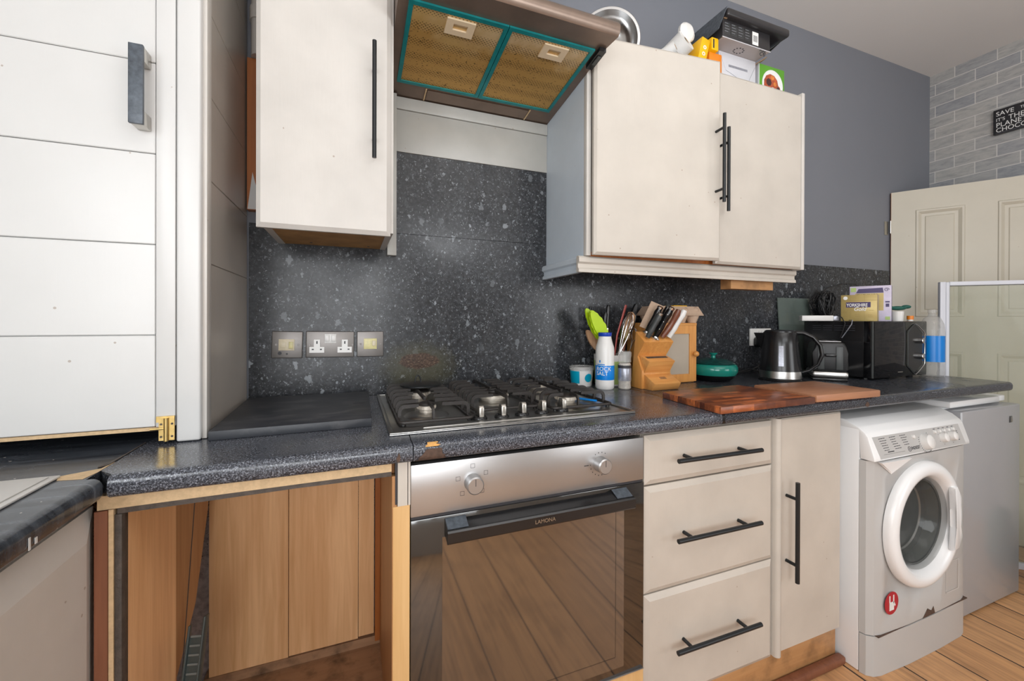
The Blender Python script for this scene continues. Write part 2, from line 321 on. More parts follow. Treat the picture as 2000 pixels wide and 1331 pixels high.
# ------------------------------------------------------------------ mesh helpers
class MB:
    def __init__(s): s.bm = bmesh.new(); s.mi = 0; s.M = Matrix.Identity(4)
    def _merge(s, t, sharp=35):
        bmesh.ops.recalc_face_normals(t, faces=t.faces)
        for f in t.faces: f.material_index = s.mi; f.smooth = True
        lim = R(sharp)
        for e in t.edges:
            e.smooth = len(e.link_faces) == 2 and e.calc_face_angle(0) < lim
        bmesh.ops.transform(t, matrix=s.M, verts=t.verts)
        me = bpy.data.meshes.new('tmp'); t.to_mesh(me); t.free(); s.bm.from_mesh(me); bpy.data.meshes.remove(me)
    def box(s, x0, x1, y0, y1, z0, z1, b=0.0, seg=2):
        x0, x1 = min(x0, x1), max(x0, x1); y0, y1 = min(y0, y1), max(y0, y1); z0, z1 = min(z0, z1), max(z0, z1)
        t = bmesh.new(); vs_ = [t.verts.new((x, y, z)) for x in (x0, x1) for y in (y0, y1) for z in (z0, z1)]
        for f in ((0, 1, 3, 2), (4, 6, 7, 5), (0, 4, 5, 1), (2, 3, 7, 6), (0, 2, 6, 4), (1, 5, 7, 3)): t.faces.new([vs_[i] for i in f])
        if b: 
            b = min(b, .49 * min(x1 - x0, y1 - y0, z1 - z0)); bmesh.ops.bevel(t, geom=list(t.edges), offset=b, segments=seg, affect='EDGES', profile=.5)
        s._merge(t); return s
    def obox(s, c, size, rz=0, rx=0, ry=0, b=0.0):
        old = s.M; s.M = old @ Matrix.Translation(c) @ Euler((rx, ry, rz)).to_matrix().to_4x4()
        a, bb, cc = size[0] / 2, size[1] / 2, size[2] / 2; s.box(-a, a, -bb, bb, -cc, cc, b); s.M = old; return s
    def prism(s, poly, axis, a, b_, bev=0.0, seg=2, sharp=35):
        def p(u, v, w_): return {'X': (w_, u, v), 'Y': (u, w_, v), 'Z': (u, v, w_)}[axis]
        t = bmesh.new(); A = [t.verts.new(p(u, v, a)) for u, v in poly]; B = [t.verts.new(p(u, v, b_)) for u, v in poly]; n = len(poly)
        t.faces.new(A); t.faces.new(B[::-1])
        for i in range(n): t.faces.new([A[i], A[(i + 1) % n], B[(i + 1) % n], B[i]])
        if bev: bmesh.ops.bevel(t, geom=list(t.edges), offset=bev, segments=seg, affect='EDGES', profile=.5)
        s._merge(t, sharp); return s
    def poly(s, pts):
        t = bmesh.new(); t.faces.new([t.verts.new(p) for p in pts]); s._merge(t); return s
    def mesh(s, vv, ff, sharp=35):
        t = bmesh.new(); V = [t.verts.new(p) for p in vv]
        for f in ff: t.faces.new([V[i] for i in f])
        s._merge(t, sharp); return s
    def lathe(s, prof, c=(0, 0, 0), axis='Z', n=32, sx=1.0, sy=1.0, a0=0, a1=360):
        t = bmesh.new(); full = abs(a1 - a0) >= 360; m = n if full else n + 1; rings = []
        for r, h in prof:
            ring = []
            for i in range(m):
                a = R(a0 + (a1 - a0) * i / n); u, v = r * math.cos(a) * sx, r * math.sin(a) * sy
                q = {'Z': (u, v, h), 'Y': (u, h, v), 'X': (h, u, v)}[axis]
                ring.append(t.verts.new((c[0] + q[0], c[1] + q[1], c[2] + q[2])))
            rings.append(ring)
        for A, B in zip(rings, rings[1:]):
            for i in range(m if full else m - 1):
                j = (i + 1) % m; t.faces.new([A[i], A[j], B[j], B[i]])
        bmesh.ops.remove_doubles(t, verts=t.verts, dist=1e-6)
        s._merge(t, 40); return s
    def cyl(s, p0, p1, r0, r1=None, n=20):
        r1 = r0 if r1 is None else r1; p0, p1 = Vector(p0), Vector(p1); d = p1 - p0
        old = s.M; s.M = old @ Matrix.Translation(p0) @ d.to_track_quat('Z', 'Y').to_matrix().to_4x4()
        s.lathe([(0, 0), (r0, 0), (r1, d.length), (0, d.length)], n=n); s.M = old; return s
    def tube(s, pts, r, n=8, closed=False, ry=None, twist=0):
        pts = [Vector(p) for p in pts]; t = bmesh.new(); rings = []; N = len(pts); up = None; ry = ry or r
        for i, p in enumerate(pts):
            d = (pts[(i + 1) % N] - pts[i - 1]) if closed else (pts[min(i + 1, N - 1)] - pts[max(i - 1, 0)])
            d.normalize()
            if up is None: up = Vector((0, 0, 1)) if abs(d.z) < .9 else Vector((0, 1, 0))
            sd = d.cross(up).normalized(); up = sd.cross(d).normalized()
            rr = r[i] if isinstance(r, (list, tuple)) else r; r2 = ry[i] if isinstance(ry, (list, tuple)) else ry
            rings.append([t.verts.new(p + sd * rr * math.cos(2 * math.pi * k / n + twist) + up * r2 * math.sin(2 * math.pi * k / n + twist)) for k in range(n)])
        for i in range(N if closed else N - 1):
            A, B = rings[i], rings[(i + 1) % N]
            for k in range(n): t.faces.new([A[k], A[(k + 1) % n], B[(k + 1) % n], B[k]])
        if not closed: t.faces.new(rings[0]); t.faces.new(rings[-1][::-1])
        s._merge(t, 50); return s
    def ball(s, c, r, sx=1, sy=1, sz=1, n=20):
        pr = [(r * math.sin(math.pi * i / 12), -r * math.cos(math.pi * i / 12)) for i in range(13)]
        old = s.M; s.M = old @ Matrix.Translation(c) @ Matrix.Diagonal((sx, sy, sz, 1)); s.lathe(pr, n=n); s.M = old; return s
    def build(s, name, mats, parent=None, local=False):
        mats = mats if isinstance(mats, (list, tuple)) else [mats]
        if parent is not None and not local:
            o_ = Vector((0, 0, 0)); p = parent
            while p is not None: o_ += p.location; p = p.parent
            bmesh.ops.translate(s.bm, verts=s.bm.verts, vec=-o_)
        me = bpy.data.meshes.new(name); s.bm.to_mesh(me); s.bm.free()
        for m in mats: me.materials.append(MT[m] if isinstance(m, str) else m)
        o = bpy.data.objects.new(name, me); COL.objects.link(o)
        if parent is not None: o.parent = parent
        return o

def thing(name, label, cat, loc=(0, 0, 0), rz=0.0, group=None):
    o = bpy.data.objects.new(name, None); o.empty_display_size = .05; COL.objects.link(o); o.location = loc; o.rotation_euler = (0, 0, rz)
    o['label'] = label; o['category'] = cat
    if group: o['group'] = group
    return o
def tag(o, label, cat, group=None):
    o['label'] = label; o['category'] = cat
    if group: o['group'] = group
    return o
def struct(name, mb, mat, parent=None):
    o = mb.build(name, mat, parent)
    if parent is None: o['kind'] = 'structure'
    return o
def P(name, mat, parent, fn, local=False):
    m = MB(); fn(m); return m.build(name, mat, parent, local)

def text(body, size, mat, parent, loc, rz=0.0, name='lettering', tilt=0.0, local=True, align='LEFT', sx=1.0, ext=.0003, roll=0.0, shear=0.0, bold=0.0):
    c = bpy.data.curves.new('t', 'FONT'); c.body = body; c.size = size; c.extrude = ext; c.align_x = align; c.shear = shear; c.offset = bold
    o = bpy.data.objects.new('t', c); COL.objects.link(o)
    dg = bpy.context.evaluated_depsgraph_get(); me = bpy.data.meshes.new_from_object(o.evaluated_get(dg)); bpy.data.objects.remove(o)
    me.transform(Matrix.Rotation(rz, 4, 'Z') @ Matrix.Rotation(R(90) + tilt, 4, 'X') @ Matrix.Rotation(roll, 4, 'Z') @ Matrix.Diagonal((sx, 1, 1, 1)))
    me.name = name; me.materials.clear(); me.materials.append(MT[mat])
    q = bpy.data.objects.new(name, me); COL.objects.link(q); q.parent = parent
    o_ = Vector((0, 0, 0))
    if not local:
        p = parent
        while p is not None: o_ += p.location; p = p.parent
    q.location = Vector(loc) - o_
    return q

def L(o, label): o['label'] = label; return o
def rod_handle(parent, p0, p1, depth, base_y, inset=.045, r=.006, mat='black_metal'):
    """bar between p0 and p1 with two posts back to the surface along +Y"""
    m = MB(); p0, p1 = Vector(p0), Vector(p1); m.cyl(p0, p1, r, n=14)
    d = (p1 - p0).normalized()
    for q in (p0 + d * inset, p1 - d * inset): m.cyl(q, (q.x, base_y, q.z), r * .8, n=12)
    return m.build('handle', mat, parent)
ZW = .93

# ================================================================== ROOM
struct('floor', MB().box(-1.1, 3.6, -3.3, .1, -.05, 0), 'floor')
struct('ceiling', MB().box(-1.1, 3.6, -3.3, .1, 2.75, 2.80), 'ceiling')
struct('wall_back', MB().box(-1.1, 3.6, 0, .1, 0, 2.75), 'wall')
struct('wall_right', MB().box(3.44, 3.54, -3.2, 0, 0, 2.75), 'bricks')
wl = MB(); wl.box(-1.1, -1.0, -3.2, -2.5, 0, 2.75); wl.box(-1.1, -1.0, -1.5, 0, 0, 2.75); wl.box(-1.1, -1.0, -2.5, -1.5, 0, 1.1); wl.box(-1.1, -1.0, -2.5, -1.5, 2.0, 2.75)
struct('wall_left', wl, 'white_wall')
wf = MB(); wf.box(-1.1, -.8, -3.2, -3.1, 0, 2.75); wf.box(.5, 1.8, -3.2, -3.1, 0, 2.75); wf.box(3.0, 3.54, -3.2, -3.1, 0, 2.75); wf.box(1.8, 3.0, -3.2, -3.1, 0, .5); wf.box(1.8, 3.0, -3.2, -3.1, 1.7, 2.75); wf.box(-.8, .5, -3.2, -3.1, 0, .5); wf.box(-.8, .5, -3.2, -3.1, 2.1, 2.75)
struct('wall_front', wf, 'white_wall')
def window(name, ax, a, b, z0, z1, pos):
    def bx(m, u0, u1, w0, w1, d0, d1):
        if ax == 'X': m.box(u0, u1, pos + d0, pos + d1, w0, w1)
        else: m.box(pos + d0, pos + d1, u0, u1, w0, w1)
    m = MB(); t = .05; c = (a + b) / 2
    for u0, u1, w0, w1 in ((a, a + t, z0, z1), (b - t, b, z0, z1), (a + t, b - t, z0, z0 + t), (a + t, b - t, z1 - t, z1), (c - .02, c + .02, z0 + t, z1 - t)): bx(m, u0, u1, w0, w1, 0, .05)
    o = m.build(name, 'white'); o['kind'] = 'structure'
    g = MB(); bx(g, a + t, c - .02, z0 + t, z1 - t, .02, .026); bx(g, c + .02, b - t, z0 + t, z1 - t, .02, .026); g.build('window_pane', 'clear_plastic', o)
window('added_window_1', 'X', -.8, .5, .5, 2.1, -3.17)  # unseen window added to go with the rear fill lamp
window('added_window_3', 'X', 1.8, 3.0, .5, 1.7, -3.17)  # unseen window added to match the right rear fill lamp
window('window_2', 'Y', -2.5, -1.5, 1.1, 2.0, -1.07)

# lath and pipe on the wall between the tall cupboard and the narrow wall cabinet
m = MB(); m.box(-.30, -.222, -.03, -.001, 1.525, 1.99)
t1 = m.build('trim_1', 'redwood'); t1['kind'] = 'structure'
P('paint_smear', 'white', t1, lambda m: m.prism([(-.298, 1.527), (-.238, 1.527), (-.252, 1.56), (-.245, 1.60), (-.27, 1.575), (-.285, 1.64)], 'Y', -.0315, -.0302))
P('paint_smear', 'red', t1, lambda m: m.prism([(-.262, 1.53), (-.236, 1.53), (-.236, 1.68), (-.25, 1.60), (-.262, 1.62)], 'Y', -.0325, -.0316))
pp = thing('waste_pipe', 'cream painted vertical pipe above the reddish wall lath beside tall cupboard', 'pipe', (-.262, -.032, 1.992))
P('pipe', 'cream_hi', pp, lambda m: m.cyl((-.262, -.032, 1.992), (-.262, -.032, 2.749), .027, n=24))
P('collar', 'cream_hi', pp, lambda m: m.cyl((-.262, -.032, 2.10), (-.262, -.032, 2.14), .031, n=24))

# splashback panels
tag(MB().box(-.299, 3.004, -.008, -.0005, .931, 1.49).build('splashback', 'granite'), 'long black speckled laminate splashback running behind the sockets, hob and microwave', 'splashback')
tag(MB().box(.144, .724, -.008, -.0005, 1.4915, 1.776).build('splashback', 'granite'), 'upper black speckled splashback panel between the two wall cabinets under the cooker hood', 'splashback')
tag(MB().box(.143, .724, -.012, -.0005, 1.777, 1.923, .001).build('wall_panel', 'panel_white'), 'off-white painted wall panel just above the upper black splashback', 'wall panel')
tag(MB().box(.143, .724, -.018, -.0005, 1.924, 1.966, .002).build('wall_panel', 'panel_white'), 'thin off-white board directly beneath the back edge of the cooker hood', 'wall panel')
o = MB().box(.112, .142, -.035, -.0005, 1.41, 1.966, .001).build('filler_strip', 'panel_white'); tag(o, 'grey-white vertical batten on the wall right of the narrow wall cabinet', 'batten')

# ================================================================== WORKTOPS
def wt_profile(yb, yf, z0=.892, z1=ZW, r=.014, n=6):
    pts = [(-.59, z0), (yb, z0), (yb, z1), (-.59, z1)] if yf < -.6 else [(yb, z0), (yb, z1)]
    for i in range(n + 1): a = R(90 + 90 * i / n); pts.append((yf + r + r * math.cos(a), z1 - r + r * math.sin(a)))
    for i in range(n + 1): a = R(180 + 90 * i / n); pts.append((yf + r + r * math.cos(a), z0 + r + r * math.sin(a)))
    return pts
def slab_sections(m, secs, yb=-.0, yf=-.63):
    """secs: function x(y) for both ends, profile extruded with slanted ends"""
    prof = wt_profile(yb, yf); xa, xb = secs
    A = [(xa(y), y, z) for y, z in prof]; B = [(xb(y), y, z) for y, z in prof]; n = len(prof)
    m.mesh(A + B, [list(range(n)), list(range(2 * n - 1, n - 1, -1))] + [[i, (i + 1) % n, n + (i + 1) % n, n + i] for i in range(n)])
m = MB(); slab_sections(m, (lambda y: -.374 if y < -.6 else -.399, lambda y: .118 if y < -.58 else .145), -.002)
w1 = tag(m.build('worktop', 'worktop'), 'grey speckled worktop length over the open doorless base cabinet', 'worktop')
m = MB(); slab_sections(m, (lambda y: .120 if y < -.58 else .147, lambda y: .975), -.002)
w2 = tag(m.build('worktop', 'worktop'), 'grey speckled worktop length holding the hob above the oven and drawers', 'worktop')
# broken front edge of the laminate: bare scorched chipboard just proud of the core
def chip(m, x0t, x1t, x0b, x1b, z_top, z_bot, off=.0012, irr=.004):
    prof = [p for p in wt_profile(-.002, -.63, r=.014, n=8) if p[0] < -.6 and z_bot <= p[1] <= z_top]
    prof = sorted(prof, key=lambda p: -p[1]); V = []; F = []
    rnd = random.Random(3)
    for y, z in prof:
        k = (z_top - z) / (z_top - z_bot); xa = x0t + (x0b - x0t) * k + rnd.uniform(-irr, irr) * .4; xb = x1t + (x1b - x1t) * k + rnd.uniform(-irr, irr)
        for j in range(6): V.append((xa + (xb - xa) * j / 5, y - off, z + (off if z > .92 else 0)))
    n = len(prof)
    for i in range(n - 1):
        for j in range(5): F.append([i * 6 + j, i * 6 + j + 1, (i + 1) * 6 + j + 1, (i + 1) * 6 + j])
    m.mesh(V, F)
o = P('chipped_edge', 'rust', w2, lambda m: chip(m, .150, .176, .122, .190, .921, .8915)); o['label'] = 'scorched dark brown chipboard where the laminate edge has broken away'
o = P('chipped_edge', 'amber', w2, lambda m: chip(m, .150, .170, .144, .174, .9290, .9195, .0018, .006)); o['label'] = 'fresh orange chipboard showing at the top of the break'
P('chipped_edge', 'rust', w1, lambda m: m.prism([(.085, .905), (.0905, .917), (.0935, .908), (.091, .8985), (.087, .8975)], 'Y', -.6312, -.6298))
m = MB(); slab_sections(m, (lambda y: .9755, lambda y: .986), -.002)
j_ = tag(m.build('worktop_joint_strip', 'black_plastic'), 'thin black joint strip between two worktop lengths above the drawers', 'joint strip')
m = MB(); slab_sections(m, (lambda y: .9865, lambda y: 2.632), -.002)
w3 = tag(m.build('worktop', 'worktop_shaded'), 'grey speckled worktop length with shade painted in, on the right carrying the kettle, toaster and microwave', 'worktop')
P('chipped_edge', 'rust', w3, lambda m: m.prism([(1.62, .904), (1.628, .915), (1.640, .912), (1.642, .902), (1.632, .897)], 'Y', -.6312, -.6298))
# left leg of the L
prof = [(y, z) for y, z in wt_profile(-.998, -.378 - 0, r=.014)]
m = MB(); poly = [(-.998, .892), (-.998, .93)] + [(-.378 - .014 + .014 * math.sin(R(a)), .916 + .014 * math.cos(R(a))) for a in range(0, 91, 15)] + [(-.378 - .014 + .014 * math.cos(R(a)), .906 - .014 * math.sin(R(a))) for a in range(0, 91, 15)]
m.prism(poly, 'Y', -1.9, -.6325)
m.box(-.998, -.3995, -.632, -.002, .892, .9299)
w4 = tag(m.build('worktop', 'worktop_black'), 'worn black worktop length running towards the camera along the left wall', 'worktop')
P('worn_patch', 'chip', w4, lambda m: m.prism([(-.447, -.600), (-.404, -.578), (-.3992, -.545), (-.3995, -.60), (-.405, -.628), (-.440, -.622)], 'Z', .9301, .9306))
P('split_edge', 'grime', w4, lambda m: m.prism([(-.4018, -.42), (-.4002, -.42), (-.4002, -.50), (-.4002, -.562), (-.411, -.574), (-.4125, -.566), (-.4065, -.545), (-.4022, -.50)], 'Z', .9307, .9318))
P('paint_mark', 'white', w4, lambda m: (m.box(-.3778, -.3770, -.799, -.796, .898, .914), m.box(-.3778, -.3770, -.788, -.784, .901, .909)))
sk = thing('sink_drainer', 'pale sink drainer set into the worn black worktop, bottom left', 'sink', (-.7, -.9, .93))
P('drainer', 'marble_grey', sk, lambda m: (m.box(-.95, -.442, -1.85, -.606, .9302, .9345, .002), m.box(-.95, -.452, -1.84, -.616, .9345, .9365, .001)))
P('ridge', 'chrome', sk, lambda m: [m.cyl((-.50 - .05 * k, -1.75, .937), (-.50 - .05 * k, -.66 - .0 * k, .937), .0016, n=8) for k in range(8)])

# ================================================================== TALL CUPBOARD
tc = thing('tall_cupboard', 'white tongue-and-groove cupboard standing on the worktop, left edge of photo', 'cupboard', (-.65, -.22, ZW))
T0, T1 = .9315, 2.74
grooves = [1.156, 1.343, 1.53, 1.717, 1.904, 2.091, 2.278, 2.465]
m = MB(); edges = [.966] + grooves + [2.70]
for a, b in zip(edges, edges[1:]): m.box(-.985, -.3785, -.4395, -.424, a + .0008, b - .0008, .0015, 1)
m.box(-.985, -.3785, -.430, -.420, .966, 2.70)
dr = m.build('door', 'white', tc)
P('door_stile', 'white', dr, lambda m: m.box(-.377, -.3445, -.4405, -.421, .966, 2.70, .0012))
P('bottom_edge', 'chip', dr, lambda m: m.box(-.985, -.36, -.438, -.421, .9585, .9655))
P('frame_post', 'white', tc, lambda m: m.box(-.343, -.300, -.442, -.405, T0, T1, .005, 3))
m = MB(); e2 = [T0 + .001] + [1.316 + .0] + [1.508, 1.70, 1.89, 2.08, 2.27, 2.46] + [T1]
for a, b in zip(e2, e2[1:]): m.box(-.316, -.304, -.405, -.009, a + .0008, b - .0008, .001, 1)
m.box(-.318, -.3075, -.405, -.009, T0, T1)
m.build('side_panel', 'side_cream', tc)
P('corner_bead', 'cream_hi', tc, lambda m: m.box(-.302, -.2925, -.428, -.398, T0, T1, .001))
P('top_panel', 'white', tc, lambda m: m.box(-.985, -.345, -.42, -.409, 2.705, T1))
h = MB(); h.box(-.4075, -.384, -.480, -.4725, 1.573, 1.729, .001)
hd = h.build('handle', 'slate_worn', tc); hd['label'] = 'flat bar handle with worn slate-grey front'
for a, b in ((1.700, 1.7285), (1.5735, 1.602)): P('bracket', 'nickel', hd, lambda m: m.box(-.4065, -.3845, -.4722, -.4408, a, b, .0015))
hg = MB(); hg.box(-.3705, -.359, -.4455, -.4412, .938, .986); hg.box(-.355, -.344, -.4455, -.4425, .938, .986)
hg.cyl((-.3575, -.447, .937), (-.3575, -.447, .985), .0042, n=14); hg.box(-.375, -.344, -.445, -.4412, .976, .988)
hg.cyl((-.385, -.444, .9625), (-.3575, -.446, .9625), .0022, n=8)
hi = hg.build('hinge', 'brass', tc)
P('screw', 'grime', hi, lambda m: [m.cyl((x, -.4452, z), (x, -.4462, z), .0022, n=10) for x in (-.3665, -.348) for z in (.946, .972)])

# ================================================================== WALL CABINETS
def bevel_front(m, x0, x1, yf, z0, z1, t=.019, b=.012, d=.006):
    """slab door with a chamfered rim, facing -Y"""
    v = [(x0, yf + t, z0), (x1, yf + t, z0), (x1, yf + t, z1), (x0, yf + t, z1), (x0, yf + d, z0), (x1, yf + d, z0), (x1, yf + d, z1), (x0, yf + d, z1),
         (x0 + b, yf, z0 + b), (x1 - b, yf, z0 + b), (x1 - b, yf, z1 - b), (x0 + b, yf, z1 - b)]
    m.mesh(v, [(3, 2, 1, 0), (0, 1, 5, 4), (1, 2, 6, 5), (2, 3, 7, 6), (3, 0, 4, 7), (4, 5, 9, 8), (5, 6, 10, 9), (6, 7, 11, 10), (7, 4, 8, 11), (8, 9, 10, 11)], 12)
lc = thing('wall_cabinet', 'narrow warm-white wall cabinet left of the cooker hood', 'cabinet', (-.06, -.16, 1.43))
P('carcass', 'cream_hi', lc, lambda m: (m.box(-.217, -.199, -.303, -.0085, 1.43, 2.45), m.box(.089, .107, -.303, -.0085, 1.43, 2.45), m.box(-.199, .089, -.05, -.0085, 1.45, 2.45), m.box(-.199, .089, -.303, -.05, 2.43, 2.45)))
P('underside', 'chip_stained', lc, lambda m: m.box(-.1988, .0888, -.303, -.0085, 1.432, 1.449))
P('screw', 'grime', lc, lambda m: [m.cyl((x, y, 1.4322), (x, y, 1.4305), .004, n=10) for x, y in ((-.15, -.26), (-.12, -.06), (.05, -.26), (.05, -.05), (-.02, -.25))])
m = MB(); bevel_front(m, -.222, .0985, -.326, 1.419, 2.45, b=.011, d=.009); ld = m.build('door', 'cream_hi', lc)
rod_handle(ld, (.0535, -.365, 1.612), (.0535, -.365, 1.917), 0, -.3262, .06, .0055)

rc = thing('wall_cabinet', 'wide cream double-door wall cabinet right of the cooker hood with boxes on top', 'cabinet', (1.23, -.16, 1.41))
RT = 2.10
L(P('side_panel', 'blue_grey', rc, lambda m: m.box(.7245, .742, -.292, -.0085, 1.405, RT)), 'blue-grey painted left side panel')
P('carcass', 'cream', rc, lambda m: (m.box(1.728, 1.745, -.3, -.0085, 1.40, 2.112), m.box(.7425, 1.7275, -.3, -.0085, RT - .018, RT), m.box(.7425, 1.7275, -.02, -.0085, 1.42, RT - .02)))
P('front_edge_strip', 'cream_hi', rc, lambda m: m.box(.7245, .742, -.312, -.2925, 1.405, RT, .001))
P('bottom_panel', 'redwood', rc, lambda m: m.box(.7425, 1.7275, -.3, -.0085, 1.405, 1.42))
P('fixing_block', 'plinth', rc, lambda m: m.box(1.42, 1.66, -.27, -.22, 1.318, 1.4045))
# left door, standing slightly ajar
dl = math.hypot(1.243 - .735, .052); ang = math.atan2(-.048, 1.243 - .735)
ldr = bpy.data.objects.new('door', None)
m = MB(); bevel_front(m, 0, .500, -.02, 1.405 - 1.405, 2.122 - 1.405, b=.009, d=.007)
ldr = m.build('door', 'cream', rc, local=True); ldr.location = (.738 - 1.23, -.322 + .16, 1.405 - 1.41); ldr.rotation_euler = (0, 0, ang)
m = MB(); m.cyl((.476, -.060, .198), (.476, -.060, .506), .0058, n=14)
for z in (.245, .458): m.cyl((.476, -.060, z), (.476, -.020, z), .0046, n=12)
hh = m.build('handle', 'black_metal', ldr, local=True)
m = MB(); bevel_front(m, 1.262, 1.7265, -.345, 1.402, 2.118, b=.009, d=.007); rdr = m.build('door', 'cream', rc)
rod_handle(rdr, (1.2745, -.385, 1.588), (1.2745, -.385, 1.893), 0, -.3452, .055, .0058)
P('edge_strip', 'cream_hi', rc, lambda m: m.box(1.7285, 1.745, -.343, -.302, 1.400, 2.13, .002))
pel = [(-.292, 1.404), (-.300, 1.404), (-.306, 1.398), (-.306, 1.384), (-.298, 1.378), (-.298, 1.366), (-.304, 1.360), (-.304, 1.350), (-.288, 1.350), (-.288, 1.404)]
P('pelmet', 'cream', rc, lambda m: m.prism(pel, 'X', .7005, 1.752, sharp=20))
L(P('pelmet_return', 'blue_grey', rc, lambda m: m.prism([(.7240, 1.404), (.712, 1.404), (.706, 1.398), (.706, 1.384), (.714, 1.378), (.714, 1.366), (.708, 1.360), (.708, 1.350), (.7240, 1.350)], 'Y', -.2875, -.0085, sharp=20)), 'blue-grey painted side return of the pelmet')

# ================================================================== COOKER HOOD
hood = thing('cooker_hood', 'greasy brown steel cooker hood seen from below between the wall cabinets', 'cooker hood', (.415, -.24, 1.97))
def hz(y): return 1.967 + .128 * abs(y)
hp = [(-.009, hz(.009)), (-.421, hz(.421)), (-.486, 2.017), (-.4925, 2.024), (-.496, 2.034), (-.496, 2.046), (-.490, 2.056), (-.478, 2.062), (-.36, 2.085), (-.009, 2.15)]
P('canopy', 'hood_brown', hood, lambda m: m.prism(hp, 'X', .109, .7235, sharp=50))
P('chimney_box', 'hood_brown', hood, lambda m: m.box(.25, .58, -.25, -.009, 2.152, 2.745, .003))
def slope_pts(x0, x1, y0, y1, dz): return [(x0, y0, hz(y0) - dz), (x1, y0, hz(y0) - dz), (x1, y1, hz(y1) - dz), (x0, y1, hz(y1) - dz)]
def slab_on_slope(m, x0, x1, y0, y1, d0, d1):
    a = slope_pts(x0, x1, y0, y1, d0); b = slope_pts(x0, x1, y0, y1, d1); v = a + b
    m.mesh(v, [(0, 1, 2, 3), (7, 6, 5, 4), (0, 4, 5, 1), (1, 5, 6, 2), (2, 6, 7, 3), (3, 7, 4, 0)])
for x0, x1 in ((.136, .4115), (.4135, .692)):
    m = MB(); slab_on_slope(m, x0 + .012, x1 - .012, -.40, -.105, .0005, .003); fl = m.build('grease_filter', 'mesh', hood)
    m = MB()
    for a in ((x0, x0 + .012, -.412, -.093), (x1 - .012, x1, -.412, -.093), (x0 + .012, x1 - .012, -.412, -.400), (x0 + .012, x1 - .012, -.105, -.093)): slab_on_slope(m, *a, .0005, .006)
    m.build('filter_edging', 'teal', fl)
    cx = x0 + (.145 if x0 < .2 else .16); m = MB()
    for a in ((cx - .040, cx + .040, -.390, -.377), (cx - .040, cx + .040, -.356, -.338), (cx - .040, cx - .020, -.377, -.356), (cx + .020, cx + .040, -.377, -.356)): slab_on_slope(m, *a, .0032, .008)
    slab_on_slope(m, cx - .020, cx + .020, -.377, -.370, .0032, .005); m.build('latch', 'beige_plastic', fl)
P('lamp_cover', 'hood_brown', hood, lambda m: slab_on_slope(m, .24, .615, -.075, -.028, .0008, .004))
P('lamp_cover_seam', 'chip', hood, lambda m: (slab_on_slope(m, .233, .237, -.082, -.022, .0008, .0045), slab_on_slope(m, .618, .622, -.082, -.022, .0008, .0045)))
P('switch_block', 'black_plastic', hood, lambda m: slab_on_slope(m, .700, .7225, -.425, -.345, .0008, .013))
P('switch_rocker', 'dark_grey', hood, lambda m: slab_on_slope(m, .706, .717, -.405, -.370, .0135, .017))

# ================================================================== SOCKETS ON THE SPLASHBACK
def faceplate(cx, cz, wd, ht=.086, roll=0.0):
    m = MB(); m.M = Matrix.Translation((cx, -.0082, cz)) @ Matrix.Rotation(roll, 4, 'Y'); m.box(-wd / 2, wd / 2, -.0075, 0, -ht / 2, ht / 2, .0028, 3); return m
def on_plate(root, name, mat, cx, cz, roll, fn):
    m = MB(); m.M = Matrix.Translation((cx, -.0157, cz)) @ Matrix.Rotation(roll, 4, 'Y'); fn(m); return m.build(name, mat, root)
# fused spur, left
cx, cz, rl = -.192, 1.108, R(1.6)
s1 = thing('fused_switch', 'square metal fused switch plate, leftmost of the three above the slate board', 'switch', (cx, -.008, cz))
faceplate(cx, cz, .088, roll=rl).build('faceplate', 'satin', s1)
sw = on_plate(s1, 'switch_module', 'stained_white', cx, cz, rl, lambda m: (m.box(-.024, .021, -.0025, -.0002, -.018, .018, .0008)))
on_plate(s1, 'rocker', 'yellow_white', cx, cz, rl, lambda m: m.box(.005, .017, -.0055, -.0028, -.012, .010, .001))
on_plate(s1, 'fuse_carrier', 'stained_white', cx, cz, rl, lambda m: m.box(-.019, -.004, -.0040, -.0028, -.009, .009, .0006))
for x in (-.031, .032): on_plate(s1, 'screw', 'satin', cx, cz, rl, lambda m: m.lathe([(.0035, -.0002), (.0035, -.0014), (.0026, -.0014), (.002, -.0006), (0, -.0006)], (x, 0, 0), 'Y', 16))
on_plate(s1, 'cable_outlet', 'ink', cx, cz, rl, lambda m: (m.cyl((-.020, -.0003, -.027), (-.020, -.0018, -.027), .0055, n=16), m.cyl((0, -.0003, -.029), (0, -.0012, -.029), .0028, n=12)))
cx, cz, rl = -.066, 1.107, R(.9)
s2 = thing('double_socket', 'double metal power socket in the middle above the slate board', 'socket', (cx, -.008, cz))
faceplate(cx, cz, .146, roll=rl).build('faceplate', 'satin', s2)
for sx_ in (-.040, .044):
    on_plate(s2, 'outlet', 'white_plastic', cx, cz, rl, lambda m: m.prism([(sx_ - .022, -.027), (sx_ + .022, -.027), (sx_ + .022, -.008), (sx_ + .009, -.008), (sx_ + .009, .016), (sx_ - .009, .016), (sx_ - .009, -.008), (sx_ - .022, -.008)], 'Y', -.002, -.0002))
    on_plate(s2, 'pin_hole', 'ink', cx, cz, rl, lambda m: (m.box(sx_ - .002, sx_ + .002, -.0026, -.0021, .002, .011), m.box(sx_ - .015, sx_ - .009, -.0026, -.0021, -.018, -.014), m.box(sx_ + .009, sx_ + .015, -.0026, -.0021, -.018, -.014)))
    on_plate(s2, 'screw', 'satin', cx, cz, rl, lambda m: m.lathe([(.0035, -.0002), (.0035, -.0014), (.0026, -.0014), (.002, -.0006), (0, -.0006)], (1.53 * sx_, 0, -.001), 'Y', 16))
on_plate(s2, 'switch_module', 'white_plastic', cx, cz, rl, lambda m: m.box(-.018, .018, -.0022, -.0002, .004, .034, .0006))
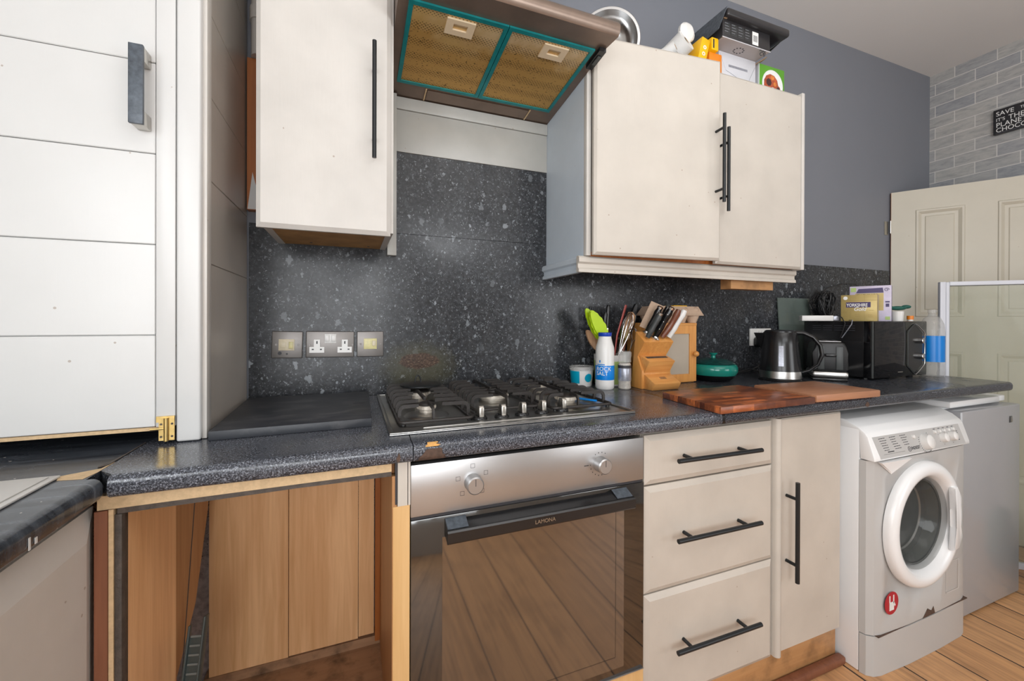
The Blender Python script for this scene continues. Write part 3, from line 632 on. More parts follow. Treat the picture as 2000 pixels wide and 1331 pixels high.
for k in (-.010, .010): on_plate(s2, 'rocker', 'white_plastic', cx, cz, rl, lambda m: m.box(k - .0065, k + .0065, -.007, -.0024, .011, .031, .001))
cx, cz, rl = .0585, 1.106, R(.3)
s3 = thing('cooker_switch', 'square metal switch plate with yellowed insert, rightmost of the three above the slate board', 'switch', (cx, -.008, cz))
faceplate(cx, cz, .086, roll=rl).build('faceplate', 'satin', s3)
on_plate(s3, 'switch_module', 'yellow_white', cx, cz, rl, lambda m: m.box(-.021, .021, -.0025, -.0002, -.017, .019, .0008))
on_plate(s3, 'rocker', 'stained_white', cx, cz, rl, lambda m: m.box(.006, .018, -.0055, -.0028, -.006, .012, .001))
for x in (-.031, .032): on_plate(s3, 'screw', 'satin', cx, cz, rl, lambda m: m.lathe([(.0035, -.0002), (.0035, -.0014), (.0026, -.0014), (.002, -.0006), (0, -.0006)], (x, 0, 0), 'Y', 16))
# right double socket with plug
cx, cz = 1.918, 1.107
s4 = thing('double_socket', 'white power socket on the splashback behind the kettle with black plug', 'socket', (cx, -.008, cz))
m = MB(); m.box(cx - .073, cx + .073, -.016, -.0084, cz - .043, cz + .043, .002); m.build('faceplate', 'white_plastic', s4)
P('rocker', 'white_plastic', s4, lambda m: (m.box(cx - .016, cx - .004, -.021, -.0162, cz + .012, cz + .032, .001), m.box(cx + .004, cx + .016, -.021, -.0162, cz + .012, cz + .032, .001)))
pl = thing('plug', 'black plug in the white socket, its cable trailing behind the kettle', 'plug', (1.888, -.02, 1.09))
P('plug_body', 'black_plastic', pl, lambda m: m.prism([(1.865, 1.068), (1.874, 1.058), (1.902, 1.058), (1.911, 1.068), (1.911, 1.098), (1.902, 1.108), (1.874, 1.108), (1.865, 1.098)], 'Y', -.052, -.0165, .004))
P('cable', 'cable', pl, lambda m: m.tube([(1.888, -.045, 1.06), (1.886, -.058, 1.04), (1.878, -.06, 1.0), (1.85, -.055, .965), (1.80, -.05, .947), (1.72, -.045, .9345), (1.62, -.04, .9345), (1.5, -.028, .9345)], .0034, 8))
tag(P('power_cable', 'cable', None, lambda m: m.tube([(1.66, -.075, .9345), (1.72, -.06, .945), (1.78, -.065, .958), (1.83, -.075, .945), (1.90, -.10, .9345), (1.95, -.12, .9345)], .0034, 8)), 'black power cable looping on the worktop behind the kettle', 'cable')

# ================================================================== BASE UNITS
oc = thing('open_base_cabinet', 'open base cabinet with no door, wood-look interior panels showing', 'cabinet', (-.14, -.3, .1))
FT, FB = .8915, .0
P('top_rail', 'chip', oc, lambda m: m.prism([(-.398, .867), (.078, .871), (.078, .8905), (-.398, .8905)], 'Y', -.604, -.58))
P('rail_edge', 'grime', oc, lambda m: m.prism([(-.372, .857), (-.1, .861), (.078, .8605), (.078, .8705), (-.372, .8665)], 'Y', -.602, -.585))
P('corner_post', 'brown_post', oc, lambda m: m.box(-.4005, -.3835, -.607, -.58, 0, .866))
P('left_post', 'chip', oc, lambda m: m.box(-.383, -.3765, -.604, -.58, 0, .866))
P('worn_edge', 'grime', oc, lambda m: (m.box(-.376, -.3655, -.603, -.58, 0, .8565, .002)))
P('side_panel', 'beech', oc, lambda m: m.box(-.384, -.3685, -.5795, -.36, .101, .856))
P('loose_side_board', 'beech_dark', oc, lambda m: m.prism([(-.3595, .101), (-.3595, .856), (-.088, .856), (-.127, .66), (-.223, .463), (-.345, .368), (-.3505, .101)], 'X', -.386, -.372))
P('seam', 'ink', oc, lambda m: m.prism([(-.205, .85), (-.2015, .85), (-.3195, .32), (-.323, .32)], 'X', -.3719, -.3710))
xs = [(-.392, -.1845), (-.1825, .0205), (.022, .0705)]
for (a, b), zb in zip(xs, (.128, .131, .136)):
    P('back_panel', 'beech', oc, lambda m: m.box(a, b, -.042, -.030, zb, .89))
P('right_side_panel', 'beech_dark', oc, lambda m: m.box(.0895, .102, -.5795, -.05, .101, .89))
P('red_batten', 'redwood', oc, lambda m: m.box(.0735, .089, -.06, -.03, .12, .89))
P('base_board', 'base_wood', oc, lambda m: m.box(-.404, .117, -.60, -.045, .084, .100))
P('rear_floor_board', 'base_wood', oc, lambda m: m.box(-.404, .117, -.0445, -.001, .084, .1275))
P('right_post', 'pine', oc, lambda m: m.box(.081, .1155, -.604, -.58, 0, .7955))
P('post_lining', 'beech_dark', oc, lambda m: m.box(.0795, .089, -.602, -.58, .1, .86))
P('painted_post_top', 'cream', oc, lambda m: (m.box(.0905, .1105, -.605, -.58, .796, .8905), m.box(.112, .1165, -.605, -.58, .796, .8905)))
P('rail_gap', 'ink', oc, lambda m: m.box(.0855, .090, -.604, -.58, .80, .8905))
P('plinth', 'base_wood', oc, lambda m: m.box(-.404, .117, -.575, -.56, 0.0005, .083))
vt = thing('vent_grille', 'long dark plastic vent grille propped inside the open base cabinet', 'vent grille', (-.345, -.30, .1005))
m = MB(); m.M = Matrix.Translation((-.343, -.44, .1010)) @ Euler((R(-13), 0, R(-14))).to_matrix().to_4x4()
m.box(-.020, .010, -.004, 0, .004, .37, .001); m.box(.010, .014, -.018, 0, .004, .415, .001); m.box(-.024, -.020, -.010, 0, .004, .395, .001)
m.build('grille_frame', 'grille', vt)
m = MB(); m.M = Matrix.Translation((-.343, -.44, .1010)) @ Euler((R(-13), 0, R(-14))).to_matrix().to_4x4()
for k in range(20): m.box(-.018, .008, -.0065, -.0042, .018 + .0185 * k, .0225 + .0185 * k, .0008)
m.build('louvre', 'louvre', vt)

# left leg cabinet
llc = thing('base_cabinet', 'cream cabinet front under the black worktop, bottom left corner', 'cabinet', (-.7, -1.2, 0))
P('carcass', 'cream', llc, lambda m: m.box(-.99, -.424, -1.9, -.640, .0005, .885))
def side_front(m, y0, y1, z0, z1):
    old = m.M; m.M = Matrix.Translation((-.402, 0, 0)) @ Matrix.Rotation(R(90), 4, 'Z'); bevel_front(m, y0, y1, 0, z0, z1, t=.02, b=.045, d=.012); m.M = old
m = MB(); side_front(m, -1.262, -.579, .12, .868); m.build('door', 'cream_hi', llc)  # same paint as the next door, lightened in colour to stand for light
m = MB(); side_front(m, -1.89, -1.267, .12, .868); m.build('door', 'taupe', llc)

# drawer unit
du = thing('drawer_unit', 'three-drawer cream base unit between the oven and the narrow cupboard', 'drawer unit', (.98, -.3, 0))
P('carcass', 'cream', du, lambda m: (m.box(.7335, .7495, -.578, -.01, .15, .8875), m.box(1.2095, 1.2245, -.578, -.01, .15, .8875), m.box(.75, 1.209, -.578, -.01, .15, .165), m.box(.75, 1.209, -.02, -.01, .166, .8875), m.box(.75, 1.209, -.578, -.03, .870, .8875)))
for z0, z1, zh in ((.7445, .8785, .8115), (.4495, .7395, .597), (.140, .4455, .298)):
    m = MB(); bevel_front(m, .7345, 1.2215, -.600, z0, z1, t=.02, b=.015, d=.008); d_ = m.build('drawer', 'taupe', du)
    rod_handle(d_, (.813, -.636, zh + .002), (1.124, -.636, zh - .002), 0, -.6002, .052, .0063)
nc = thing('base_cabinet', 'narrow cream base cabinet with upright bar handle left of the washing machine', 'cabinet', (1.385, -.3, 0))
P('carcass', 'cream', nc, lambda m: (m.box(1.226, 1.241, -.578, -.01, .15, .8875), m.box(1.529, 1.5445, -.578, -.01, .15, .8875), m.box(1.2415, 1.5285, -.578, -.01, .15, .165), m.box(1.2415, 1.5285, -.02, -.01, .166, .8875)))
P('edge_trim', 'cream', nc, lambda m: m.prism([(1.2265, -.600), (1.230, -.606), (1.238, -.610), (1.246, -.608), (1.252, -.600), (1.252, -.580), (1.2265, -.580)], 'Z', .142, .885, sharp=60))
m = MB(); bevel_front(m, 1.2535, 1.5455, -.600, .148, .882, t=.02, b=.004, d=.004); nd = m.build('door', 'taupe', nc)
rod_handle(nd, (1.279, -.636, .382), (1.279, -.636, .691), 0, -.6002, .052, .0063)
tag(MB().box(.735, 1.585, -.562, -.546, .0005, .139, .001).build('plinth', 'plinth'), 'varnished pine plinth board under the drawers', 'plinth')
tag(MB().box(1.02, 1.596, -.592, -.5635, .0005, .028, .008).build('skirting_strip', 'brown_post'), 'dark wooden strip lying along the foot of the plinth', 'wood strip')
tag(MB().box(.1185, .731, -.597, -.578, .085, .258, .001).build('plinth', 'pine'), 'pale pine board below the built-in oven', 'plinth')

# ================================================================== OVEN
ov = thing('oven', 'built-in electric oven with steel control panel and smoked glass door', 'oven', (.424, -.3, .26))
P('body', 'dark_grey', ov, lambda m: m.box(.13, .72, -.578, -.03, .27, .875))
P('control_panel', 'steel', ov, lambda m: m.box(.1175, .7255, -.6015, -.579, .7655, .8775, .0015))
P('top_trim', 'ink', ov, lambda m: m.box(.1185, .7245, -.598, -.579, .7585, .765))
dg_ = P('door', 'oven_glass', ov, lambda m: (m.box(.1178, .7275, -.6012, -.579, .2625, .7580, .0012)))
P('window', 'oven_window', dg_, lambda m: m.box(.186, .664, -.6018, -.6014, .285, .712))
P('window_edge', 'oven_glass', dg_, lambda m: (m.box(.6375, .6395, -.6021, -.6019, .315, .705), m.box(.19, .6375, -.6021, -.6019, .3135, .3155)))
P('door_trim', 'steel', dg_, lambda m: m.box(.1185, .727, -.6035, -.58, .2605, .2623))
hm = MB(); hm.prism([(-.630, .7105), (-.6365, .7115), (-.639, .715), (-.639, .736), (-.636, .7395), (-.630, .7395)], 'X', .190, .672, sharp=25)
hm.prism([(-.6018, .716), (-.6298, .712), (-.6298, .7395), (-.6018, .752)], 'X', .1905, .222, sharp=25); hm.prism([(-.6018, .716), (-.6298, .712), (-.6298, .7395), (-.6018, .752)], 'X', .640, .6715, sharp=25)
hm.prism([(-.6018, .7135), (-.6298, .7115), (-.6298, .7390), (-.6018, .748)], 'X', .2225, .6395, sharp=25)
oh = hm.build('handle', 'black_plastic', dg_)
for a in (.192, .624): P('handle_end_cap', 'slate_worn', oh, lambda m: m.prism([(-.602, .7524), (-.629, .7402), (-.629, .7408), (-.602, .753)], 'X', a, a + .046))
text('LAMONA', .0125, 'nickel', oh, (.392, -.6394, .7215), name='lettering', local=False, ext=.0002)
def dial(parent, x, z, y, r=.0195, face='steel'):
    k = MB(); k.lathe([(0, -.026), (r * .86, -.026), (r, -.0235), (r, -.004), (r * 1.02, -.002), (r * 1.02, 0)], (x, y, z), 'Y', 36); k = k.build('dial', face, parent)
    P('pointer_line', 'ink', k, lambda m: m.box(x - .0006, x + .0006, y - .0265, y - .0261, z, z + r * .8)); return k
for x in (.2545, .5905): dial(ov, x, .8235, -.6017)
def sq(m, x, z, s=.0048, y=-.6016):
    t = .0006
    for a in ((x - s, x + s, z - s, z - s + t), (x - s, x + s, z + s - t, z + s), (x - s, x - s + t, z - s, z + s), (x + s - t, x + s, z - s, z + s)): m.box(a[0], a[1], y - .0003, y, a[2], a[3])
P('control_symbols', 'ink', ov, lambda m: ([sq(m, .2545 + dx, .8235 + dz) for dx, dz in ((0, .037), (.031, .018), (-.034, .012), (-.024, -.022), (.022, -.022))],
    [m.box(.5905 + .029 * math.cos(R(a)) - .001, .5905 + .029 * math.cos(R(a)) + .001, -.6019, -.6016, .8235 + .029 * math.sin(R(a)) - .0012, .8235 + .029 * math.sin(R(a)) + .0012) for a in list(range(60, 121, 20)) + list(range(180, 341, 20))],
    m.box(.5905 - .047, .5905 - .034, -.6019, -.6016, .8225, .8245)))

# ================================================================== HOB
HZ = .9305
hob = thing('gas_hob', 'stainless steel five-burner gas hob with cast iron pan supports', 'hob', (.409, -.29, HZ))
P('tray', 'hob_steel', hob, lambda m: (m.box(.078, .7385, -.552, -.042, HZ, HZ + .0035, .0016), 
    m.box(.0785, .0875, -.545, -.050, HZ + .0036, HZ + .0065, .0013), m.box(.7290, .7380, -.545, -.050, HZ + .0036, HZ + .0065, .0013), m.box(.0785, .738, -.5515, -.5435, HZ + .0036, HZ + .0065, .0013), m.box(.0785, .738, -.0495, -.0425, HZ + .0036, HZ + .0065, .0013)))
P('front_ridge', 'hob_steel', hob, lambda m: m.prism([(.155, -.526), (.665, -.526), (.635, -.512), (.56, -.506), (.30, -.506), (.20, -.512)], 'Z', HZ + .0036, HZ + .0075, .0015))
burners = [(.187, -.385, .024, .044), (.198, -.165, .036, .056), (.408, -.285, .047, .066), (.605, -.395, .034, .055), (.625, -.150, .036, .056)]
for bx_, by, br, dish in burners:
    m = MB(); m.lathe([(dish * 1.35, HZ + .0037), (dish * 1.30, HZ + .0055), (dish, HZ + .009), (dish * .62, HZ + .0125), (0, HZ + .0125)], (bx_, by, 0), 'Z', 40); m.build('burner_dish', 'hob_steel', hob)
    m = MB(); m.lathe([(br * .78, HZ + .0127), (br * .80, HZ + .019), (br, HZ + .021), (br, HZ + .030), (br * .93, HZ + .0305), (0, HZ + .0305)], (bx_, by, 0), 'Z', 36)
    for k in range(22):
        a = R(360 / 22 * k); m.obox((bx_ + br * math.cos(a), by + br * math.sin(a), HZ + .0262), (.003, .0022, .006), rz=a)
    b_ = m.build('burner', 'burner_alu', hob)
    P('burner_cap', 'iron', b_, lambda m: m.lathe([(br * .90, HZ + .0307), (br * .92, HZ + .034), (br * .80, HZ + .0375), (0, HZ + .038)], (bx_, by, 0), 'Z', 32))
P('wok_ring', 'iron', hob, lambda m: m.lathe([(.020, HZ + .0385), (.026, HZ + .0385), (.026, HZ + .042), (.020, HZ + .042), (.020, HZ + .0385)], (.408, -.285, 0), 'Z', 24))
def finger(m, x0, x1, y, zt=HZ + .047, zb=HZ + .012, t=.0026, hgt=.010):
    """flat upright bar: stands at x0, curves over and runs inward to x1"""
    s = 1 if x1 > x0 else -1; pts_o = []; pts_i = []
    for i in range(7):
        a = R(90 * i / 6); pts_o.append((x0 + s * (.018 - .018 * math.cos(a)), zt - .018 + .018 * math.sin(a))); pts_i.append((x0 + s * (.018 - .0095 * math.cos(a)), zt - .018 + .0085 * math.sin(a)))
    poly = [(x0, zb)] + pts_o + [(x1, zt), (x1, zt - hgt * .8)] + pts_i[::-1] + [(x0 + s * .0085, zb)]
    m.prism(poly, 'Y', y - t, y + t)
def fingery(m, y0, y1, x, zt=HZ + .047, zb=HZ + .012, t=.0026, hgt=.010):
    s = 1 if y1 > y0 else -1; po = []; pi_ = []
    for i in range(7):
        a = R(90 * i / 6); po.append((y0 + s * (.018 - .018 * math.cos(a)), zt - .018 + .018 * math.sin(a))); pi_.append((y0 + s * (.018 - .0095 * math.cos(a)), zt - .018 + .0085 * math.sin(a)))
    m.prism([(y0, zb)] + po + [(y1, zt), (y1, zt - hgt * .8)] + pi_[::-1] + [(y0 + s * .0085, zb)], 'X', x - t, x + t)
def support(x0, x1, y0, y1, bs, ys):
    m = MB(); z = HZ + .0085; r = .0042
    loop = []
    for cx_, cy_, a0 in ((x1 - .015, y1 - .015, 0), (x0 + .015, y1 - .015, 90), (x0 + .015, y0 + .015, 180), (x1 - .015, y0 + .015, 270)):
        for k in range(5): a = R(a0 + 22.5 * k); loop.append((cx_ + .015 * math.cos(a), cy_ + .015 * math.sin(a), z + .004))
    m.tube(loop, r, 8, True); rail = m.build('pan_support', 'iron', hob)
    m = MB()
    for y in ys:
        near = min(bs, key=lambda b: abs(b[1] - y)); gap = .022 if abs(near[1] - y) < .02 else .03
        P('prong', 'iron', rail, lambda m: finger(m, x0, near[0] - gap, y)); P('prong', 'iron', rail, lambda m: finger(m, x1, near[0] + gap, y))
    P('prong', 'iron', rail, lambda m: fingery(m, y0, bs[0][1] - .024, bs[0][0])); P('prong', 'iron', rail, lambda m: fingery(m, y1, bs[-1][1] + .024, bs[-1][0]))
    if len(bs) == 2: P('cross_bar', 'iron', rail, lambda m: m.box(bs[0][0] - .003, bs[0][0] + .003, bs[0][1] + .03, bs[1][1] - .03, HZ + .037, HZ + .046))
    for a in (x0 + .01, x1 - .01):
        for b in (y0 + .01, y1 - .01): P('foot', 'black_plastic', rail, lambda m: m.cyl((a, b, HZ + .0037), (a, b, HZ + .010), .006, n=12))
support(.106, .290, -.490, -.065, [burners[0], burners[1]], [-.445, -.385, -.325, -.265, -.205, -.145, -.095])
support(.312, .505, -.420, -.065, [burners[2]], [-.375, -.330, -.285, -.235, -.18, -.13, -.09])
support(.524, .718, -.470, -.065, [burners[3], burners[4]], [-.430, -.380, -.330, -.275, -.215, -.15, -.10])
for x, y in ((.307, -.482), (.366, -.484), (.426, -.477), (.487, -.472), (.553, -.464)):
    m = MB(); m.lathe([(.019, HZ + .0037), (.019, HZ + .008), (.016, HZ + .012), (0, HZ + .0122)], (x, y, 0), 'Z', 28); kb = m.build('knob', 'black_plastic', hob)
    P('grip', 'nickel', kb, lambda m: m.prism([(y - .018, HZ + .0124), (y - .017, HZ + .036), (y - .012, HZ + .041), (y + .004, HZ + .039), (y + .018, HZ + .0124)], 'X', x - .0062, x + .0062, .0015))
pr = P('ignition_pen', 'blue', None, lambda m: m.cyl((.628, -.335, HZ + .016), (.690, -.430, HZ + .0155), .0032, n=10)); tag(pr, 'thin blue plastic stick lying under the right pan support of the hob', 'stick')

pc = thing('burner_lid', 'flat round black lid with a small loop, lying on the rear left pan support', 'lid', (.205, -.165, HZ + .0475))
P('disc', 'black_metal', pc, lambda m: m.lathe([(0, HZ + .0475), (.058, HZ + .0475), (.064, HZ + .050), (.064, HZ + .0535), (.056, HZ + .056), (0, HZ + .0585)], (.205, -.165, 0), 'Z', 40))
P('loop', 'black_metal', pc, lambda m: m.tube([(.198 + .009 * math.cos(R(a)), -.155, HZ + .0585 + .022 * math.sin(R(a))) for a in range(0, 181, 20)], .0022, 8))

# ================================================================== SLATE BOARD
sb = MB(); hp_ = [(.0 + .016 * math.cos(R(a)) + .020, -.245 + .010 * math.sin(R(a))) for a in range(0, 360, 15)]
sb.prism([(-.284, -.452), (.045, -.445), (.052, -.045), (-.292, -.045)], 'Z', ZW + .0005, ZW + .0205, .0012)
so = sb.build('slate_board', 'slate'); tag(so, 'dark slate-grey rectangular board lying flat on the worktop left of the hob', 'board')
P('finger_hole', 'ink', so, lambda m: m.prism(hp_, 'Z', ZW + .0206, ZW + .0212))

# ================================================================== WASHING MACHINE
WX0, WX1, WY = 1.604, 2.196, -.652
wm = thing('washing_machine', 'white front-loading washing machine with red hand sticker and chipped skirt', 'washing machine', (1.9, -.38, 0))
P('body', 'enamel', wm, lambda m: m.box(WX0, WX1, WY + .03, -.11, .001, .822, .004))
def wfront(z0, z1): 
    return [(WX0, WY + .0295), (WX0 + .004, WY + .012), (WX0 + .022, WY - .002), (WX0 + .05, WY - .008), (WX0 + .2, WY - .014), (WX1 - .2, WY - .014), (WX1 - .05, WY - .010), (WX1 - .02, WY - .004), (WX1 - .003, WY + .008), (WX1, WY + .0295)]
def bore(o, x, z, r, y0, y1):
    c = MB(); c.lathe([(0, y0), (r, y0), (r, y1), (0, y1)], (x, 0, z), 'Y', 64); c = c.build('cutter', 'enamel')
    mod = o.modifiers.new('b', 'BOOLEAN'); mod.operation = 'DIFFERENCE'; mod.object = c; mod.solver = 'EXACT'
    old = c.location.copy(); p = o.parent; off = Vector((0, 0, 0))
    bpy.context.view_layer.update()
    me = bpy.data.meshes.new_from_object(o.evaluated_get(bpy.context.evaluated_depsgraph_get())); o.modifiers.clear(); o.data = me; bpy.data.objects.remove(c)
wmb = wm.children[0]; bore(wmb, 1.874, .478, .185, -1.0, -.30)
wmf = P('front_panel', 'enamel_grey', wm, lambda m: m.prism(wfront(0, 0), 'Z', .1375, .7205, sharp=20)); bore(wmf, 1.874, .478, .170, -1.0, -.30)
P('drum', 'drum', wm, lambda m: m.lathe([(.165, WY + .02), (.180, WY + .04), (.180, -.32), (0, -.31)], (1.874, 0, .478), 'Y', 48))
P('skirt', 'enamel_grey', wm, lambda m: m.prism([(a, b - .0015) for a, b in wfront(0, 0)], 'Z', .0005, .134, sharp=20))
fp = MB(); poly = [(WY + .0295, .7235), (WY - .014, .7235), (WY - .013, .735), (WY + .006, .800), (WY + .014, .812), (WY + .035, .829), (WY + .075, .846), (WY + .12, .851), (-.11, .851), (-.11, .8225), (WY + .0295, .8225)]
fp.prism(poly, 'X', WX0 + .001, WX1 - .001, .003, sharp=30); fp.build('top', 'enamel', wm)
# sloping fascia
n_f = math.atan2(.019, .065)
def onf(x, s): return (x, WY - .0132 + .019 * s - .0006, .735 + .065 * s)
fa = MB(); a0 = onf(WX0 + .040, -.10); fa.mesh([onf(WX0 + .034, -.08), onf(WX1 - .034, -.08), onf(WX1 - .040, .98), onf(WX0 + .022, .98)] + [tuple(Vector(p) + Vector((0, .002, 0))) for p in (onf(WX0 + .034, -.08), onf(WX1 - .034, -.08), onf(WX1 - .040, .98), onf(WX0 + .022, .98))],
    [(0, 1, 2, 3), (7, 6, 5, 4), (0, 4, 5, 1), (1, 5, 6, 2), (2, 6, 7, 3), (3, 7, 4, 0)]); fas = fa.build('fascia', 'enamel_grey', wm)
def fknob(x, s, r, d, name='dial'):
    c = Vector(onf(x, s)); nv = Vector((0, -math.cos(n_f), math.sin(n_f))); m = MB()
    m.M = Matrix.Translation(c) @ nv.to_track_quat('Z', 'Y').to_matrix().to_4x4(); m.lathe([(r * 1.05, 0), (r, d * .35), (r * .9, d * .8), (r * .6, d), (0, d)], n=28); return m.build(name, 'white_plastic', fas)
fknob(1.912, .36, .026, .022); fknob(2.025, .42, .0165, .018); fknob(2.083, .42, .0165, .018)
fknob(1.850, .70, .007, .006, 'button')
for x in (1.987, 2.018, 2.047, 2.077, 2.108): fknob(x, .76, .0065, .006, 'button')
m = MB(); rnd = random.Random(5)
for col_, x0 in enumerate((1.655, 1.715, 1.775)):
    for k in range(6 - (col_ == 2)):
        x = x0 + .003 * k; s_ = .86 - .115 * k
        for q in range(3):
            l_ = rnd.uniform(.006, .012); p = Vector(onf(x, s_)); m.box(p.x, p.x + l_, p.y - .0004, p.y + .0004, p.z - .0009, p.z + .0009); x += l_ + .002
for k in range(22):
    a = R(150 + 260 * k / 21); p = Vector(onf(1.912 + .036 * math.cos(a), .36)) ; p2 = Vector(onf(0, .36 + .036 * math.sin(a) / .0677)); m.box(p.x - .0013, p.x + .0013, p2.y - .0004, p2.y + .0004, p2.z - .0016, p2.z + .0016)
for cx_ in (2.025, 2.083):
    for k in range(6):
        a = R(60 * k + 30); p = Vector(onf(cx_ + .024 * math.cos(a), .42)); p2 = Vector(onf(0, .42 + .024 * math.sin(a) / .0677)); m.box(p.x - .001, p.x + .001, p2.y - .0004, p2.y + .0004, p2.z - .001, p2.z + .001)
for x in (1.982, 2.013, 2.042, 2.072, 2.102): p = Vector(onf(x, .90)); m.box(p.x, p.x + .012, p.y - .0004, p.y + .0004, p.z - .001, p.z + .001)
for k in range(6): p = Vector(onf(2.125, .62 - .09 * k)); m.box(p.x, p.x + .007, p.y - .0004, p.y + .0004, p.z - .0012, p.z + .0012)
p = Vector(onf(1.66, .10)); m.box(p.x, p.x + .12, p.y - .0003, p.y + .0004, p.z - .0003, p.z + .0003)
m.build('printed_settings', 'ink', fas)
text('INDESIT', .0145, 'ink', fas, onf(1.820, .095), tilt=-n_f, local=False, name='lettering', ext=.0005, bold=.0002)
p = Vector(onf(1.685, .19)); P('model_print', 'ink', fas, lambda m: m.box(p.x, p.x + .035, p.y - .0004, p.y + .0004, p.z - .0015, p.z + .0015))
m = MB(); c = Vector(onf(1.808, .155)); nv = Vector((0, -math.cos(n_f), math.sin(n_f))); m.M = Matrix.Translation(c) @ nv.to_track_quat('Z', 'Y').to_matrix().to_4x4(); m.lathe([(.0085, 0), (.0085, .0008), (.0070, .0008), (.0070, 0)], n=28); m.box(-.0009, .0009, -.0035, .0035, 0, .0008); m.build('logo_ring', 'ink', fas)
# detergent recess shape under the fascia
P('drawer_grip', 'enamel', wm, lambda m: m.mesh([(1.63, WY - .0105, .7195), (1.80, WY - .0145, .7195), (1.70, WY - .0125, .672), (1.63, WY - .022, .7195), (1.79, WY - .026, .7195), (1.70, WY - .014, .676)], [(0, 2, 5, 3), (2, 1, 4, 5), (3, 5, 4), (0, 3, 4, 1), (0, 1, 2)]))
DX, DZ = 1.874, .478; DY = WY - .0145
dm = MB(); dm.lathe([(.218, .004), (.219, -.008), (.214, -.019), (.204, -.025), (.188, -.027), (.176, -.023), (.168, -.012), (.160, .004), (.153, .05)], (DX, DY, DZ), 'Y', 72)
wd = dm.build('door', 'enamel', wm)
P('porthole', 'door_glass', wd, lambda m: m.lathe([(.160, -.003), (.152, .002), (.135, .030), (.115, .055), (.06, .066), (0, .068)], (DX, DY, DZ), 'Y', 48))
P('seal', 'dark_grey', wd, lambda m: m.lathe([(.1515, .052), (.149, .056), (.142, .05), (.140, .03), (.145, .012), (.151, .010)], (DX, DY, DZ), 'Y', 48))
P('door_handle', 'enamel', wd, lambda m: m.prism([(DX + .128, DZ + .118), (DX + .155, DZ + .118), (DX + .182, DZ + .075), (DX + .164, DZ + .030), (DX + .168, DZ - .03), (DX + .190, DZ - .065), (DX + .165, DZ - .105), (DX + .128, DZ - .112), (DX + .150, DZ - .03), (DX + .148, DZ + .03)], 'Y', DY - .034, DY - .016, .005))
def cloth_heap(name, mat, spots):
    m = MB()
    for (dx, dy, dz, r, a, b, c) in spots: m.ball((DX + dx, WY + dy, DZ + dz), r, a, b, c)
    m.build(name, mat, wm)
cloth_heap('washing_load', 'laundry_blue', [(-.02, .17, -.07, .07, 1.2, .8, .9), (.05, .20, -.09, .06, 1.1, .8, .8), (.03, .25, -.02, .08, 1.1, .7, 1.1)])
cloth_heap('washing_load', 'laundry_pink', [(-.06, .14, -.105, .045, 1.2, .8, .6), (.06, .15, -.115, .04, 1.3, .8, .6)])
P('inner_ring', 'drum', wd, lambda m: (m.lathe([(.143, .026), (.147, .024), (.151, .028), (.143, .026)], (DX, DY, DZ), 'Y', 48), m.lathe([(.122, .062), (.126, .058), (.130, .062), (.122, .062)], (DX, DY, DZ), 'Y', 48)))
stk = P('sticker', 'red', wm, lambda m: m.lathe([(.038, 0), (.038, -.0006), (0, -.0006)], (1.702, WY - .0138, .236), 'Y', 36, sy=1.0))
P('hand_symbol', 'white_ink', stk, lambda m: (m.box(1.689, 1.714, WY - .0150, WY - .0145, .212, .240), m.box(1.688, 1.6935, WY - .0150, WY - .0145, .240, .262), m.box(1.7095, 1.715, WY - .0150, WY - .0145, .240, .262), m.obox((1.716, WY - .01475, .232), (.006, .0005, .018), ry=R(-30))))
P('glue_mark', 'white', wm, lambda m: (m.box(2.035, 2.120, WY - .0146, WY - .0142, .300, .302), m.box(2.035, 2.120, WY - .0146, WY - .0142, .190, .1925), m.box(2.035, 2.0365, WY - .0146, WY - .0142, .19, .302), m.box(2.119, 2.121, WY - .0144, WY - .0140, .19, .302)))
P('rust_patch', 'rust', wm, lambda m: m.prism([(1.885, .1365), (1.90, .150), (1.915, .165), (1.928, .158), (1.94, .152), (1.952, .164), (1.962, .1375)], 'Y', WY - .0152, WY - .0142))
P('seam_rust', 'rust', wm, lambda m: m.box(WX0 + .03, WX1 - .01, WY - .0125, WY + .01, .1342, .1373))

# ================================================================== FRIDGE
fr = thing('fridge', 'silver-grey under-counter fridge at the right end of the worktop', 'fridge', (2.5, -.35, 0))
P('body', 'enamel', fr, lambda m: m.box(2.262, 2.722, -.560, -.10, .012, .835, .003))
P('worktop_lid', 'enamel', fr, lambda m: m.box(2.258, 2.655, -.585, -.10, .8355, .862, .006))
P('lid_end', 'enamel', fr, lambda m: m.box(2.656, 2.726, -.575, -.10, .8355, .860, .004))
P('door', 'fridge', fr, lambda m: m.box(2.256, 2.730, -.620, -.5605, .008, .829, .006, 3))
P('badge', 'dark_grey', fr, lambda m: m.box(2.632, 2.655, -.6215, -.6202, .755, .782, .0005))
P('badge_plate', 'nickel', fr, lambda m: m.box(2.642, 2.656, -.6222, -.6216, .757, .780, .0002))

# ================================================================== THINGS ON THE WORKTOP
E_ = .0005
Z0 = ZW + E_
